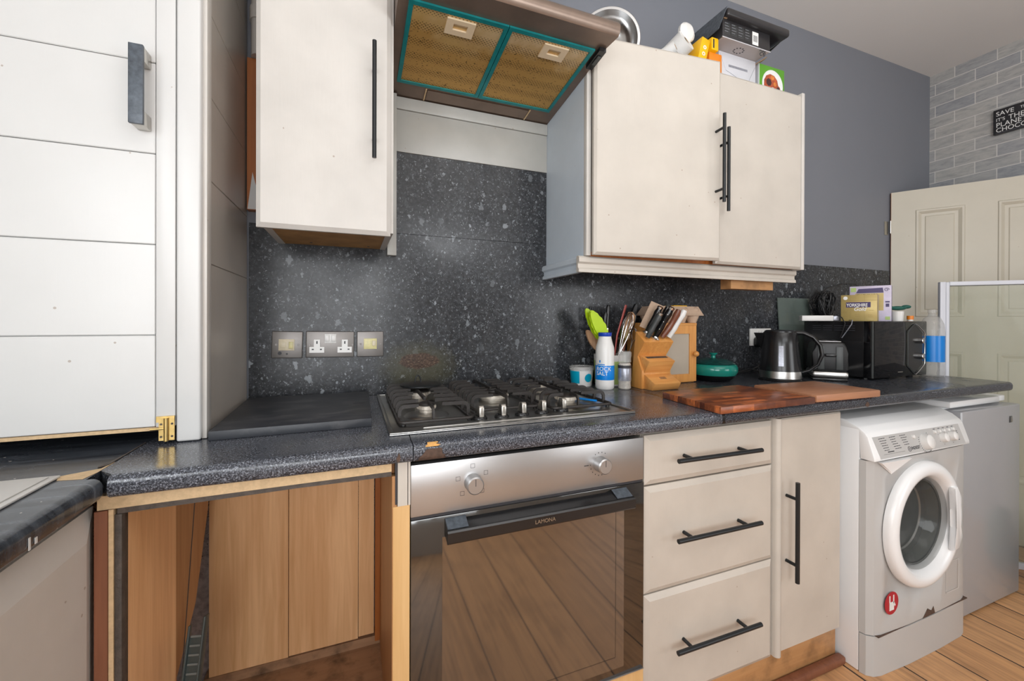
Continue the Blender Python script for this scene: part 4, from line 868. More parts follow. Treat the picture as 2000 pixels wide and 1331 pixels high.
# plastic tub
tb = thing('plastic_tub', 'small clear-lidded plastic tub with turquoise and white label behind the hob', 'tub', (.853, -.068, Z0))
P('tub_body', 'white_plastic', tb, lambda m: m.lathe([(0, Z0), (.040, Z0), (.046, Z0 + .066), (.0445, Z0 + .066), (.039, Z0 + .003), (0, Z0 + .003)], (.853, -.068, 0), 'Z', 40))
P('label_panel', 'cyan', tb, lambda m: m.lathe([(.0419, Z0 + .012), (.0463, Z0 + .060)], (.853, -.068, 0), 'Z', 16, a0=150, a1=229))
m = MB()
for k in range(1):
    V = []; F = []; n_ = 20
    def onw(az, z): r_ = .0402 + (z - Z0) * .006 / .066 + .0018; return (.853 + r_ * math.cos(R(az)), -.068 + r_ * math.sin(R(az)), z)
    V = [onw(276, Z0 + .034)] + [onw(276 + 21 * math.cos(R(360 * i / n_)), Z0 + .034 + .0165 * math.sin(R(360 * i / n_))) for i in range(n_)]
    m.mesh(V, [(0, 1 + i, 1 + (i + 1) % n_) for i in range(n_)])
m.build('label_disc', 'cyan', tb)
P('lid', 'clear_plastic', tb, lambda m: m.lathe([(.0478, Z0 + .062), (.0495, Z0 + .064), (.0495, Z0 + .073), (.0475, Z0 + .0765), (.043, Z0 + .0755), (.042, Z0 + .071), (0, Z0 + .0705)], (.853, -.068, 0), 'Z', 40))
# salt bottle
SX, SY = .893, -.170
sbt = thing('salt_bottle', 'white plastic salt bottle with blue cap and blue band', 'bottle', (SX, SY, Z0))
P('bottle', 'white_plastic', sbt, lambda m: m.lathe([(0, Z0), (.030, Z0), (.0345, Z0 + .006), (.0350, Z0 + .02), (.0350, Z0 + .140), (.0335, Z0 + .158), (.0275, Z0 + .178), (.0245, Z0 + .190), (.0235, Z0 + .198), (0, Z0 + .198)], (SX, SY, 0), 'Z', 48))
P('cap', 'deep_blue', sbt, lambda m: m.lathe([(.0240, Z0 + .1985), (.0252, Z0 + .200), (.0252, Z0 + .2115), (.0240, Z0 + .2125), (0, Z0 + .2125)], (SX, SY, 0), 'Z', 40))
P('label_band', 'blue', sbt, lambda m: m.lathe([(.0353, Z0 + .036), (.0355, Z0 + .037), (.0355, Z0 + .089), (.0353, Z0 + .090)], (SX, SY, 0), 'Z', 48))
def curved_text(body, size, mat, parent, cx, cy, r, z, az, name='lettering', sx=1.0):
    """letters wrapped round a cylinder, az = azimuth of the first letter in degrees (reads anticlockwise seen from above)"""
    c = bpy.data.curves.new('t', 'FONT'); c.body = body; c.size = size; c.extrude = .0003; c.resolution_u = 2
    o = bpy.data.objects.new('t', c); COL.objects.link(o); me = bpy.data.meshes.new_from_object(o.evaluated_get(bpy.context.evaluated_depsgraph_get())); bpy.data.objects.remove(o)
    for v in me.vertices:
        x, y, zz = v.co; a = R(az) + x * sx / r; rr = r + zz; v.co = (cx + rr * math.cos(a), cy + rr * math.sin(a), z + y)
    p = parent; o_ = Vector((0, 0, 0))
    while p is not None: o_ += p.location; p = p.parent
    me.transform(Matrix.Translation(-o_)); me.materials.clear(); me.materials.append(MT[mat]); me.name = name
    q = bpy.data.objects.new(name, me); COL.objects.link(q); q.parent = parent; return q
curved_text('ROCK', .021, 'white_ink', sbt, SX, SY, .0358, Z0 + .071, 182)
curved_text('SALT', .021, 'white_ink', sbt, SX, SY, .0358, Z0 + .054, 182)
P('small_print', 'blue', sbt, lambda m: m.lathe([(.0354, Z0 + .092), (.0354, Z0 + .0955)], (SX, SY, 0), 'Z', 12, a0=186, a1=236))
P('emblem', 'blue', sbt, lambda m: m.mesh([(SX + .0356 * math.cos(R(a)), SY + .0356 * math.sin(R(a)), z) for a, z in ((202, Z0 + .101), (210, Z0 + .101), (210, Z0 + .110), (202, Z0 + .110))], [(0, 1, 2, 3)]))
# grinder
GX, GY = .962, -.198
gr = thing('salt_grinder', 'clear glass spice grinder with silver label right of the white salt bottle', 'grinder', (GX, GY, Z0))
P('jar', 'salt', gr, lambda m: m.lathe([(0, Z0), (.021, Z0), (.024, Z0 + .004), (.0225, Z0 + .025), (.0240, Z0 + .030), (.0240, Z0 + .088), (.021, Z0 + .098), (0, Z0 + .098)], (GX, GY, 0), 'Z', 32))
P('label', 'silver_label', gr, lambda m: m.lathe([(.0241, Z0 + .032), (.0245, Z0 + .033), (.0245, Z0 + .078), (.0241, Z0 + .079)], (GX, GY, 0), 'Z', 32))
P('label_header', 'ink', gr, lambda m: m.lathe([(.0246, Z0 + .079), (.0246, Z0 + .090)], (GX, GY, 0), 'Z', 32))
P('grinder_head', 'clear_plastic', gr, lambda m: m.lathe([(.020, Z0 + .099), (.0245, Z0 + .102), (.0235, Z0 + .118), (.0255, Z0 + .124), (.0255, Z0 + .138), (.022, Z0 + .142), (0, Z0 + .142)], (GX, GY, 0), 'Z', 16))
# utensil pot and utensils
UX, UY = .975, -.088
up = thing('utensil_pot', 'white and pale green round pot holding cooking utensils, behind the salt bottle', 'pot', (UX, UY, Z0))
P('pot', 'white_plastic', up, lambda m: m.lathe([(0, Z0), (.058, Z0), (.062, Z0 + .004), (.0665, Z0 + .122), (.0645, Z0 + .122), (.060, Z0 + .006), (0, Z0 + .006)], (UX, UY, 0), 'Z', 48))
P('green_stripe', 'soft_green', up, lambda m: m.lathe([(.0625, Z0 + .008), (.0663, Z0 + .098)], (UX, UY, 0), 'Z', 48))
GRP = 'cooking utensils standing in the utensil pot'
def flat_shape(outline, p0, p1, th, face=(0, -1, 0)):
    """outline (u across, v along 0..1) laid from p0 to p1, thickness th, facing roughly face"""
    p0, p1, fv = Vector(p0), Vector(p1), Vector(face); d = p1 - p0; L_ = d.length; d.normalize(); sd = d.cross(fv).normalized(); nn = sd.cross(d).normalized()
    A = [p0 + sd * u + d * (v * L_) + nn * th / 2 for u, v in outline]; B = [p0 + sd * u + d * (v * L_) - nn * th / 2 for u, v in outline]; n = len(A)
    return A + B, [list(range(n)), list(range(2 * n - 1, n - 1, -1))] + [[i, (i + 1) % n, n + (i + 1) % n, n + i] for i in range(n)]
def leaf(w_, k=.0, n=30, skew=.8):
    o_ = []
    for i in range(n):
        a = 2 * math.pi * i / n; v = .5 - .5 * math.cos(a); ww = w_ * max(0, math.sin(math.pi * v ** skew)) ** .5 * (1 + k * math.cos(14 * a)); o_.append((ww if math.sin(a) > 0 else -ww, v))
    return o_
tg = thing('tongs', 'lime green silicone-headed tongs leaning left out of the utensil pot', 'tongs', (.95, -.10, 1.0), group=GRP)
m = MB(); m.mesh(*flat_shape(leaf(.029, .06, 56), (.928, -.125, 1.112), (.850, -.135, 1.226), .006)); m.mesh(*flat_shape(leaf(.021), (.921, -.129, 1.115), (.848, -.139, 1.222), .012)); m.build('head', 'lime', tg)
P('head_back', 'lime', tg, lambda m: m.mesh(*flat_shape(leaf(.024, .05, 56), (.925, -.108, 1.107), (.850, -.104, 1.235), .005)))
P('arm', 'steel_plain', tg, lambda m: m.tube([(.955, -.095, .96), (.935, -.105, 1.06), (.918, -.112, 1.12)], .004, 8, ry=.009))
ws = thing('wooden_spoon', 'pale wooden spoon tucked beneath the lime green tongs', 'spoon', (.95, -.08, 1.0), group=GRP)
P('bowl', 'spoon_wood', ws, lambda m: m.mesh(*flat_shape(leaf(.019), (.925, -.085, 1.068), (.868, -.08, 1.150), .008)))
P('handle', 'spoon_wood', ws, lambda m: m.cyl((.965, -.09, .95), (.925, -.086, 1.072), .005))
sf = thing('slotted_turner', 'black wire slotted turner standing upright at the back of the pot', 'turner', (.94, -.05, 1.0), group=GRP)
P('slot_bars', 'black_metal', sf, lambda m: [m.box(.902 + .0085 * k, .9045 + .0085 * k, -.052, -.049, 1.155, 1.245) for k in range(6)])
P('blade_frame', 'black_metal', sf, lambda m: (m.box(.900, .950, -.053, -.048, 1.145, 1.156), m.box(.900, .903, -.0525, -.0485, 1.156, 1.24)))
P('handle', 'black_plastic', sf, lambda m: m.tube([(.958, -.07, .955), (.94, -.06, 1.07), (.925, -.051, 1.146)], .005, 8))
for k, (x, zt_, lab) in enumerate(((.948, 1.222, 'slim black-handled utensil with steel collar, left of the taller black handle'), (.968, 1.252, 'tall black-handled utensil with shiny steel collar left of the red stick'))):
    ut = thing('kitchen_utensil', lab, 'utensil', (x, -.08, 1.0), group=GRP)
    P('handle', 'black_plastic', ut, lambda m: m.tube([(x + .0, -.085 + .01 * k, 1.158), (x + .001, -.086 + .01 * k, 1.19), (x + .004, -.086 + .01 * k, zt_ - .01), (x + .004, -.086 + .01 * k, zt_)], [.006, .0085, .0095, .006], 12, ry=[.006, .007, .008, .006]))
    P('collar', 'chrome', ut, lambda m: m.cyl((x, -.085 + .01 * k, 1.10), (x, -.085 + .01 * k, 1.1575), .0072))
    P('shaft', 'steel_plain', ut, lambda m: m.cyl((x + .006, -.088, .96), (x, -.085 + .01 * k, 1.0995), .003))
rs = thing('chopstick', 'dark red flat wooden stick leaning right out of the utensil pot', 'utensil', (.99, -.12, 1.0), group=GRP)
P('stick', 'red_wood', rs, lambda m: m.tube([(.962, -.115, .96), (.985, -.118, 1.13), (1.024, -.122, 1.250)], [.003, .0038, .0058], 8, ry=.0025))
wk = thing('whisk', 'steel balloon whisk upside down in the utensil pot, wires showing', 'whisk', (1.0, -.13, 1.0), group=GRP)
for k in range(5):
    a = R(36 * k + 10); ca, sa = math.cos(a), math.sin(a)
    b0 = Vector((.985, -.125, 1.045)); ax_ = Vector((.055, -.008, .175)); s1_ = Vector((.95, .1, -.29)).normalized(); s2_ = ax_.cross(s1_).normalized(); pts = []
    for i in range(17):
        t = i / 16; hgt = math.sin(math.pi * t) ** .62 ; wid = .026 * math.sin(2 * math.pi * t) * (1.0 if True else 1) ; pts.append(b0 + ax_ * hgt + (s1_ * ca + s2_ * sa) * (.026 * math.cos(math.pi * t) * min(1, hgt * 1.3) if 0 < i < 16 else 0))
    P('wire', 'chrome', wk, lambda m: m.tube(pts, .0013, 6))
P('handle', 'chrome', wk, lambda m: m.cyl((.97, -.118, .955), (.986, -.125, 1.05), .0055))
wk2 = thing('small_whisk', 'small steel wire whisk low at the right of the utensil pot', 'whisk', (1.02, -.135, 1.0), group=GRP)
P('wire', 'chrome', wk2, lambda m: m.tube([(1.01, -.160, 1.06)] + [(1.028 + .018 * math.sin(R(a)) , -.163, 1.135 - .025 * math.cos(R(a))) for a in range(20, 341, 20)] + [(1.012, -.161, 1.06)], .0012, 6))
P('wire', 'chrome', wk2, lambda m: m.tube([(1.01, -.158, 1.06)] + [(1.028 + .010 * math.sin(R(a)) , -.168, 1.133 - .023 * math.cos(R(a))) for a in range(20, 341, 20)] + [(1.012, -.159, 1.06)], .0012, 6))
P('handle', 'chrome', wk2, lambda m: m.cyl((.995, -.125, .96), (1.011, -.160, 1.062), .003))
sp = thing('wooden_spatula', 'broad brown wooden spatula leaning right out of the utensil pot', 'spatula', (1.03, -.1, 1.0), group=GRP)
P('blade', 'spoon_wood', sp, lambda m: m.mesh(*flat_shape([(-.010, 0), (-.016, .3), (-.022, .7), (-.022, 1.0), (-.004, 1.06), (.014, .98), (.020, .7), (.016, .3), (.010, 0)], (1.022, -.105, 1.105), (1.062, -.115, 1.215), .006)))
P('handle', 'spoon_wood', sp, lambda m: m.tube([(.99, -.085, .96), (1.022, -.105, 1.108)], .0065, 8))
wp = thing('wooden_spoon', 'pale round-headed wooden spoon low between the whisk and brown spatula', 'spoon', (1.0, -.14, 1.0), group=GRP)
P('bowl', 'cardboard', wp, lambda m: m.ball((1.024, -.128, 1.135), .022, .8, .35, 1.15))
P('handle', 'rosewood', wp, lambda m: m.cyl((.992, -.115, .957), (1.018, -.127, 1.116), .006))
ldl = thing('ladle', 'long black ladle leaning right at the edge of the utensil pot', 'ladle', (1.06, -.08, 1.0), group=GRP)
P('handle', 'black_plastic', ldl, lambda m: m.tube([(1.0, -.06, .96), (1.035, -.072, 1.06), (1.072, -.08, 1.14)], .0045, 8))
P('bowl', 'black_plastic', ldl, lambda m: m.mesh(*flat_shape(leaf(.014), (1.066, -.082, 1.125), (1.098, -.088, 1.258), .012)))

# knife block
KX0, KX1 = 1.016, 1.152
kb = thing('knife_block', 'stepped orange pine knife block holding six knives beside the spice grinder', 'knife block', (1.084, -.2, Z0))
main = [(-.172, Z0), (-.236, Z0), (-.236, Z0 + .060), (-.204, 1.054), (-.246, 1.110), (-.196, 1.146)]
P('block', 'orangewood', kb, lambda m: m.prism([(-.164, Z0), (-.230, Z0), (-.230, 1.00), (-.203, 1.052), (-.247, 1.108), (-.193, 1.147)], 'X', KX0, KX1, .0015))
P('steak_knife_ledge', 'orangewood_x', kb, lambda m: m.prism([(-.2035, 1.0565), (-.262, 1.036), (-.232, .994), (-.2305, .990), (-.2305, 1.001)], 'X', KX0 + .010, KX1 - .006, .0012))
P('ledge_slot', 'grime', kb, lambda m: m.prism([(-.222, 1.0505), (-.236, 1.0460), (-.2362, 1.0468), (-.2222, 1.0515)], 'X', KX0 + .022, KX1 - .018))
P('foot', 'orangewood_x', kb, lambda m: m.prism([(-.2305, .985), (-.288, .957), (-.274, Z0), (-.2305, Z0)], 'X', KX0 + .012, KX1 - .002, .0015))
P('badge', 'nickel', kb, lambda m: m.prism([(-.250, .9757), (-.262, .9699), (-.2622, .9705), (-.2502, .9763)], 'X', 1.078, 1.106))
KG = 'knives in the pine knife block'
def knife(name, label, x, back, hl, mat, lean=.25, r=.0085, ry=.012, bolster=None, curve=0.0, cap=None):
    base = Vector((x, -.235 if not back else -.208, 1.120 if not back else 1.138)); d = Vector((lean, -.36, .90)).normalized()
    t = thing(name, label, 'knife', tuple(base), group=KG)
    q = [base + d * (.006 + hl * k / 6) + Vector((curve * math.sin(math.pi * k / 6), 0, 0)) for k in range(7)]
    P('handle', mat, t, lambda m: m.tube(q, [r * c for c in (.75, 1, 1.05, .95, 1, 1.12, .85)], 12, ry=[ry * c for c in (.8, .95, 1.05, .95, 1.0, 1.15, .8)]))
    if bolster: P('bolster', bolster, t, lambda m: m.tube([base - d * .004, base + d * .003, base + d * .010], [r * .6, r * 1.0, r * .9], 12, ry=[ry * .9, ry * 1.5, ry * .9]))
    if cap: P('end_cap', cap, t, lambda m: m.tube([q[-1] - d * .004, q[-1] + d * .004, q[-1] + d * .007], [r * .95, r * 1.05, r * .6], 12, ry=[ry * .95, ry * 1.05, ry * .6]))
    return t, base, d
knife('knife', 'knife with grey textured handle, leftmost in the block', 1.034, False, .098, 'dark_grey', .30, .0085, .0105, cap='nickel')
t_, b_, d_ = knife('knife', 'knife with riveted black handle and steel bolster at front of the block', 1.070, False, .122, 'black_gloss', .30, .010, .0125, 'chrome', cap='chrome')
for k in (.35, .6, .85):
    c = b_ + d_ * (.122 * k) ; P('rivet', 'chrome', t_, lambda m: m.ball(c + Vector((-.0075, -.0062, -.001)), .0026))
knife('knife', 'black-handled knife with steel end cap, behind the riveted one', 1.052, True, .105, 'black_gloss', .30, .009, .011, 'chrome', cap='chrome')
knife('knife', 'knife with round dark metal knob end at the back of the block', 1.090, True, .112, 'black_gloss', .28, .008, .010, cap='dark_grey')
knife('knife', 'knife with curved brown wooden handle next to the white one', 1.103, False, .120, 'rosewood', .36, .0085, .011, curve=.006)
knife('knife', 'knife with white plastic handle, rightmost in the block', 1.134, False, .118, 'white_plastic', .34, .009, .0115)

# pine cupboard with egg boxes
EX0, EX1, EY0, EY1, EZ1 = 1.095, 1.352, -.160, -.035, 1.168
ec = thing('egg_cupboard', 'small orange pine cupboard with panelled door behind the knife block', 'cupboard', ((EX0 + EX1) / 2, -.1, Z0))
P('carcass', 'orangewood', ec, lambda m: (m.box(EX0, EX0 + .010, EY0 + .012, EY1, Z0, EZ1), m.box(EX1 - .010, EX1, EY0 + .012, EY1, Z0, EZ1), m.box(EX0 + .0102, EX1 - .0102, EY1 - .006, EY1, Z0, EZ1)))
P('top', 'orangewood_x', ec, lambda m: (m.box(EX0 - .002, EX1 + .002, EY0, EY1, EZ1 + .0002, EZ1 + .011, .001)))
P('bottom', 'orangewood_x', ec, lambda m: (m.box(EX0 + .0102, EX1 - .0102, EY0 + .012, EY1 - .0065, Z0, Z0 + .010)))
m = MB(); m.box(EX0, EX0 + .034, EY0, EY0 + .0115, Z0 + .004, EZ1); m.box(EX1 - .036, EX1, EY0, EY0 + .0115, Z0 + .004, EZ1); m.box(EX0 + .0342, EX1 - .0362, EY0, EY0 + .0115, Z0 + .004, Z0 + .036); m.box(EX0 + .0342, EX1 - .0362, EY0, EY0 + .0115, EZ1 - .034, EZ1)
ed = m.build('door', 'orangewood', ec)
P('door_panel', 'tan', ed, lambda m: m.box(EX0 + .0342, EX1 - .0362, EY0 + .004, EY0 + .008, Z0 + .0362, EZ1 - .0342))
P('knob', 'orangewood', ed, lambda m: (m.ball((1.338, EY0 - .014, 1.05), .0115), m.cyl((1.338, EY0 - .012, 1.05), (1.338, EY0, 1.05), .006)))
egc = thing('egg_carton', 'brown paper-pulp egg carton on top of the pine cupboard, overhanging its right edge', 'egg carton', (1.27, -.1, EZ1 + .0115))
m = MB(); zb = EZ1 + .0115
for i in range(4):
    for j in range(2):
        x = 1.165 + i * .062; y = -.135 + j * .058; m.lathe([(0, zb), (.018, zb), (.030, zb + .030), (.030, zb + .034), (0, zb + .034)], (x, y, 0), 'Z', 10)
m.box(1.132, 1.385, -.168, -.046, zb + .030, zb + .0355, .002)
m.build('tray', 'pulp', egc)
m = MB(); zz = zb + .0358
a = [(1.134, -.166, zz), (1.383, -.166, zz), (1.383, -.048, zz), (1.134, -.048, zz)]; b = [(1.150, -.150, zz + .033), (1.372, -.150, zz + .033), (1.372, -.064, zz + .033), (1.150, -.064, zz + .033)]
m.mesh(a + b, [(0, 3, 2, 1), (4, 5, 6, 7), (0, 1, 5, 4), (1, 2, 6, 5), (2, 3, 7, 6), (3, 0, 4, 7)]); m.ball((1.355, -.145, zz + .016), .018, 1, 1, .9); m.ball((1.300, -.147, zz + .014), .016, 1, 1, .9)
m.build('lid', 'pulp', egc)
yc = P('card_strip', 'yellow', None, lambda m: m.box(1.255, 1.325, -.135, -.08, zz + .0336, zz + .0372)); tag(yc, 'yellow-orange card lying on the egg carton lid', 'card')
fc = MB(); fc.mesh(*flat_shape([(-.045, 0), (-.040, 1), (.040, 1), (.045, 0)], (1.085, -.182, 1.152), (1.118, -.205, 1.252), .002)) ; 
fo = fc.build('card_sheet', 'pulp'); tag(fo, 'greyish beige card sheet standing behind the knife handles', 'card')

# casserole
CX, CY_ = 1.468, -.140
cs = thing('casserole', 'round teal-green casserole dish with lid on the worktop', 'casserole', (CX, CY_, Z0))
P('base', 'black_gloss', cs, lambda m: m.lathe([(0, Z0), (.064, Z0), (.076, Z0 + .010), (.088, Z0 + .026), (0, Z0 + .026)], (CX, CY_, 0), 'Z', 48))
P('bowl', 'teal_glaze', cs, lambda m: m.lathe([(.0882, Z0 + .0265), (.096, Z0 + .042), (.096, Z0 + .058), (.090, Z0 + .070), (.086, Z0 + .072), (0, Z0 + .072)], (CX, CY_, 0), 'Z', 48))
ldd = P('lid', 'teal_dark', cs, lambda m: m.lathe([(.084, Z0 + .0725), (.087, Z0 + .076), (.062, Z0 + .089), (.03, Z0 + .096), (0, Z0 + .097)], (CX, CY_, 0), 'Z', 48))
P('knob', 'teal_glaze', ldd, lambda m: m.lathe([(.010, Z0 + .0975), (.008, Z0 + .106), (.017, Z0 + .116), (.018, Z0 + .119), (0, Z0 + .119)], (CX, CY_, 0), 'Z', 28))

# chopping boards
ba = MB(); ba.prism([(.966, -.298 - .10), (.948, -.648), (1.352, -.640), (1.338, -.372)], 'Z', Z0, ZW + .0205, .002)
tag(ba.build('chopping_board', 'acacia'), 'reddish patchwork wood chopping board at the front of the worktop, nearer the hob', 'chopping board')
bb = MB(); bb.M = Matrix.Translation((1.53, -.525, 0)) @ Matrix.Rotation(R(-1.5), 4, 'Z'); bb.box(-.158, .158, -.112, .112, Z0, ZW + .024, .004)
tag(bb.build('chopping_board', 'board_worn'), 'worn pinkish plain wood chopping board, right of the patchwork one', 'chopping board')

# kettle
KTX, KTY = 1.752, -.236
kt = thing('kettle', 'black jug kettle with steel band and vertical water window', 'kettle', (KTX, KTY, Z0))
P('power_base', 'black_plastic', kt, lambda m: m.lathe([(0, Z0), (.080, Z0), (.081, Z0 + .005), (.077, Z0 + .010), (0, Z0 + .010)], (KTX, KTY, 0), 'Z', 48))
P('steel_band', 'steel_band', kt, lambda m: m.lathe([(.0785, Z0 + .0102), (.080, Z0 + .012), (.0785, Z0 + .042), (0, Z0 + .042)], (KTX, KTY, 0), 'Z', 48))
P('jug', 'black_plastic', kt, lambda m: m.lathe([(.0785, Z0 + .0422), (.077, Z0 + .06), (.0685, Z0 + .15), (.0645, Z0 + .205), (.062, Z0 + .209), (0, Z0 + .209)], (KTX, KTY, 0), 'Z', 56))
P('lid', 'black_plastic', kt, lambda m: m.lathe([(.060, Z0 + .2092), (.060, Z0 + .213), (.052, Z0 + .218), (.02, Z0 + .2195), (0, Z0 + .2195)], (KTX, KTY, 0), 'Z', 40))
hx, hy = .587, -.81
def kp(u, v, z): return (KTX + hx * u - hy * 0 + .81 * 0 + v * .81, KTY + hy * u + v * .587, z)
P('spout', 'black_plastic', kt, lambda m: m.mesh([kp(-.058, -.025, Z0 + .205), kp(-.058, .025, Z0 + .205), kp(-.100, 0, Z0 + .205), kp(-.066, -.018, Z0 + .155), kp(-.066, .018, Z0 + .155), kp(-.070, 0, Z0 + .13)], [(0, 2, 1), (0, 3, 5, 2), (1, 2, 5, 4), (0, 1, 4, 3), (3, 4, 5)]))
hpts = [kp(.050, 0, Z0 + .208), kp(.085, 0, Z0 + .206), kp(.118, 0, Z0 + .188), kp(.142, 0, Z0 + .155), kp(.148, 0, Z0 + .115), kp(.135, 0, Z0 + .075), kp(.105, 0, Z0 + .048), kp(.080, 0, Z0 + .038)]
P('handle', 'black_plastic', kt, lambda m: m.tube(hpts, [.012, .013, .012, .011, .010, .009, .009, .009], 14, ry=[.010, .009, .008, .008, .008, .007, .007, .007]))
P('water_window', 'silver_label', kt, lambda m: m.lathe([(.0735, Z0 + .062), (.0772, Z0 + .066), (.0690, Z0 + .150), (.0675, Z0 + .154)], (KTX, KTY, 0), 'Z', 8, a0=212, a1=226))
# toaster
tr = thing('toaster', 'black toaster with chrome base band between the kettle and microwave', 'toaster', (1.985, -.283, Z0), R(-50))
P('base', 'black_plastic', tr, lambda m: m.box(-.062, .062, -.088, .088, 0, .012, .004), True)
P('steel_band', 'steel_band', tr, lambda m: m.box(-.065, .065, -.091, .091, .0122, .042, .012, 4), True)
P('housing', 'soft_black', tr, lambda m: m.prism([(-.0645, .0422), (.0645, .0422), (.0615, .12), (.055, .155), (.045, .168), (-.045, .168), (-.055, .155), (-.0615, .12)], 'Y', -.089, .089, .010, 3, 50), True)
P('top_plate', 'steel', tr, lambda m: m.box(-.040, .040, -.074, .074, .1682, .1712, .001), True)
P('bread_slot', 'ink', tr, lambda m: m.box(-.026, -.010, -.064, .064, .1713, .1718), True)
P('bread_slot', 'ink', tr, lambda m: m.box(.010, .026, -.064, .064, .1713, .1718), True)
P('lever', 'black_plastic', tr, lambda m: m.box(-.020, .020, -.107, -.0895, .105, .118, .004), True)
P('end_ridge', 'dark_grey', tr, lambda m: m.box(.020, .044, -.0925, -.0892, .05, .148, .0014), True)
P('end_ridge', 'dark_grey', tr, lambda m: m.box(-.044, -.020, -.0925, -.0892, .05, .148, .0014), True)

# microwave
MX0, MX1, MY0, MY1, MZ1 = 2.100, 2.522, -.398, -.105, 1.188
mw = thing('microwave', 'black microwave oven on the right end of the worktop', 'microwave', (2.31, -.25, ZW))
P('casing', 'black_plastic', mw, lambda m: m.box(MX0 + .003, MX1 - .003, MY0 + .034, MY1, ZW + .010, MZ1, .003))
P('front', 'black_gloss', mw, lambda m: m.box(MX0, MX1, MY0 + .004, MY0 + .0335, ZW + .008, MZ1 + .001, .003))
P('front_edge_band', 'dark_grey', mw, lambda m: m.box(MX0 + .002, MX0 + .012, MY0 + .001, MY0 + .004, ZW + .010, MZ1 - .001))
md = P('door', 'black_gloss', mw, lambda m: m.box(MX0 + .014, MX1 - .012, MY0 - .001, MY0 + .0035, ZW + .018, MZ1 - .003, .001))
gsk = [(2.352, 1.148), (2.405, 1.178), (2.425, 1.178), (2.478, 1.140), (2.478, .985), (2.425, .948), (2.405, .948), (2.352, .982)]
P('control_recess', 'black_plastic', mw, lambda m: m.prism([(2.362, 1.142), (2.412, 1.172), (2.472, 1.134), (2.472, .990), (2.412, .953), (2.362, .988)], 'Y', MY0 - .0025, MY0 - .0012))
P('chrome_trim', 'chrome', mw, lambda m: m.tube([(2.408, MY0 - .0042, 1.178), (2.430, MY0 - .0045, 1.170), (2.480, MY0 - .0045, 1.140), (2.486, MY0 - .0045, 1.130), (2.486, MY0 - .0045, .995), (2.480, MY0 - .0045, .985), (2.430, MY0 - .0045, .952), (2.412, MY0 - .0042, .944)], .0022, 8))
P('handle_edge', 'dark_grey', mw, lambda m: m.tube([(2.408, MY0 - .0038, 1.176), (2.358, MY0 - .0042, 1.145), (2.354, MY0 - .0042, 1.135), (2.354, MY0 - .0042, .992), (2.358, MY0 - .0042, .984), (2.410, MY0 - .0038, .947)], .0016, 8))
for z in (1.100, 1.028): P('dial', 'steel_plain', mw, lambda m: m.lathe([(.0145, 0), (.0135, -.016), (.011, -.018), (0, -.018)], (2.448, MY0 - .0026, z), 'Y', 28))
P('side_vent', 'ink', mw, lambda m: [m.box(MX0 + .0018, MX0 + .0028, -.33 + .048 * k, -.292 + .048 * k, 1.145 + .010 * r_, 1.149 + .010 * r_) for k in range(4) for r_ in range(3)])
P('maker_mark', 'nickel', mw, lambda m: m.box(2.285, 2.322, MY0 - .0014, MY0 - .0011, .9585, .9620))
P('foot', 'black_plastic', mw, lambda m: m.cyl((MX0 + .04, MY0 + .05, ZW + .0003), (MX0 + .04, MY0 + .05, ZW + .0098), .012))
P('foot', 'black_plastic', mw, lambda m: m.cyl((MX1 - .04, MY0 + .05, ZW + .0003), (MX1 - .04, MY0 + .05, ZW + .0098), .012))
P('foot', 'black_plastic', mw, lambda m: m.cyl((MX0 + .04, MY1 - .05, ZW + .0003), (MX0 + .04, MY1 - .05, ZW + .0098), .012))
P('foot', 'black_plastic', mw, lambda m: m.cyl((MX1 - .04, MY1 - .05, ZW + .0003), (MX1 - .04, MY1 - .05, ZW + .0098), .012))
MT_ = MZ1 + .0008
# tea boxes: front faces turned towards the camera
def facebox(x0, y0, x1, y1, depth):
    d = Vector((x1 - x0, y1 - y0, 0)); w_ = d.length; return w_, math.atan2(d.y, d.x)
w_, a_ = facebox(2.110, -.268, 2.157, -.385, 0); TH = .119
tbx = thing('tea_box', 'gold tea box with white lettering on a dark panel, standing on the microwave', 'tea box', (2.110, -.268, MT_), a_)
P('box', 'gold_card', tbx, lambda m: m.box(0, w_, .0004, .062, 0, TH, .0008), True)
P('lid_line', 'gold_side', tbx, lambda m: m.box(-.0003, w_ + .0003, -.0002, .0624, TH * .78, TH * .79), True)
P('panel_line', 'gold_side', tbx, lambda m: (m.box(w_ * .27, w_ * .275, -.0002, .0003, 0, TH), m.box(w_ * .66, w_ * .665, -.0002, .0003, 0, TH)), True)
P('name_panel', 'purple', tbx, lambda m: m.box(w_ * .15, w_ * .83, -.0007, .0003, TH * .52, TH * .72), True)
text('YORKSHIRE', .0195, 'white_ink', tbx, (w_ * .165, -.0012, TH * .555), sx=.72, bold=.0004)
text('Gold', .025, 'white_ink', tbx, (w_ * .36, -.0012, TH * .39), shear=.3, sx=.85, bold=.0003)
P('round_logo', 'white_ink', tbx, lambda m: m.lathe([(.008, 0), (.008, -.0008), (0, -.0008)], (w_ * .13, .0003, TH * .88), 'Y', 24), True)
P('fine_print', 'gold_side', tbx, lambda m: [m.box(w_ * a, w_ * (a + .13), -.0003, .0003, TH * b, TH * (b + .012)) for a, b in ((.05, .36), (.05, .31), (.07, .15), (.09, .10), (.40, .24), (.41, .18), (.78, .40), (.75, .22), (.76, .16))], True)
w_, a_ = facebox(2.300, -.196, 2.364, -.335, 0); TH = .170
tb2 = thing('tea_box', 'taller purple and white tea box behind the gold one on the microwave', 'tea box', (2.300, -.196, MT_), a_)
P('box', 'lilac', tb2, lambda m: m.box(0, w_, .0004, .055, 0, TH, .0008), True)
P('box_side', 'lilac_side', tb2, lambda m: m.box(w_ + .0002, w_ + .0012, .0006, .0548, .001, TH - .001), True)
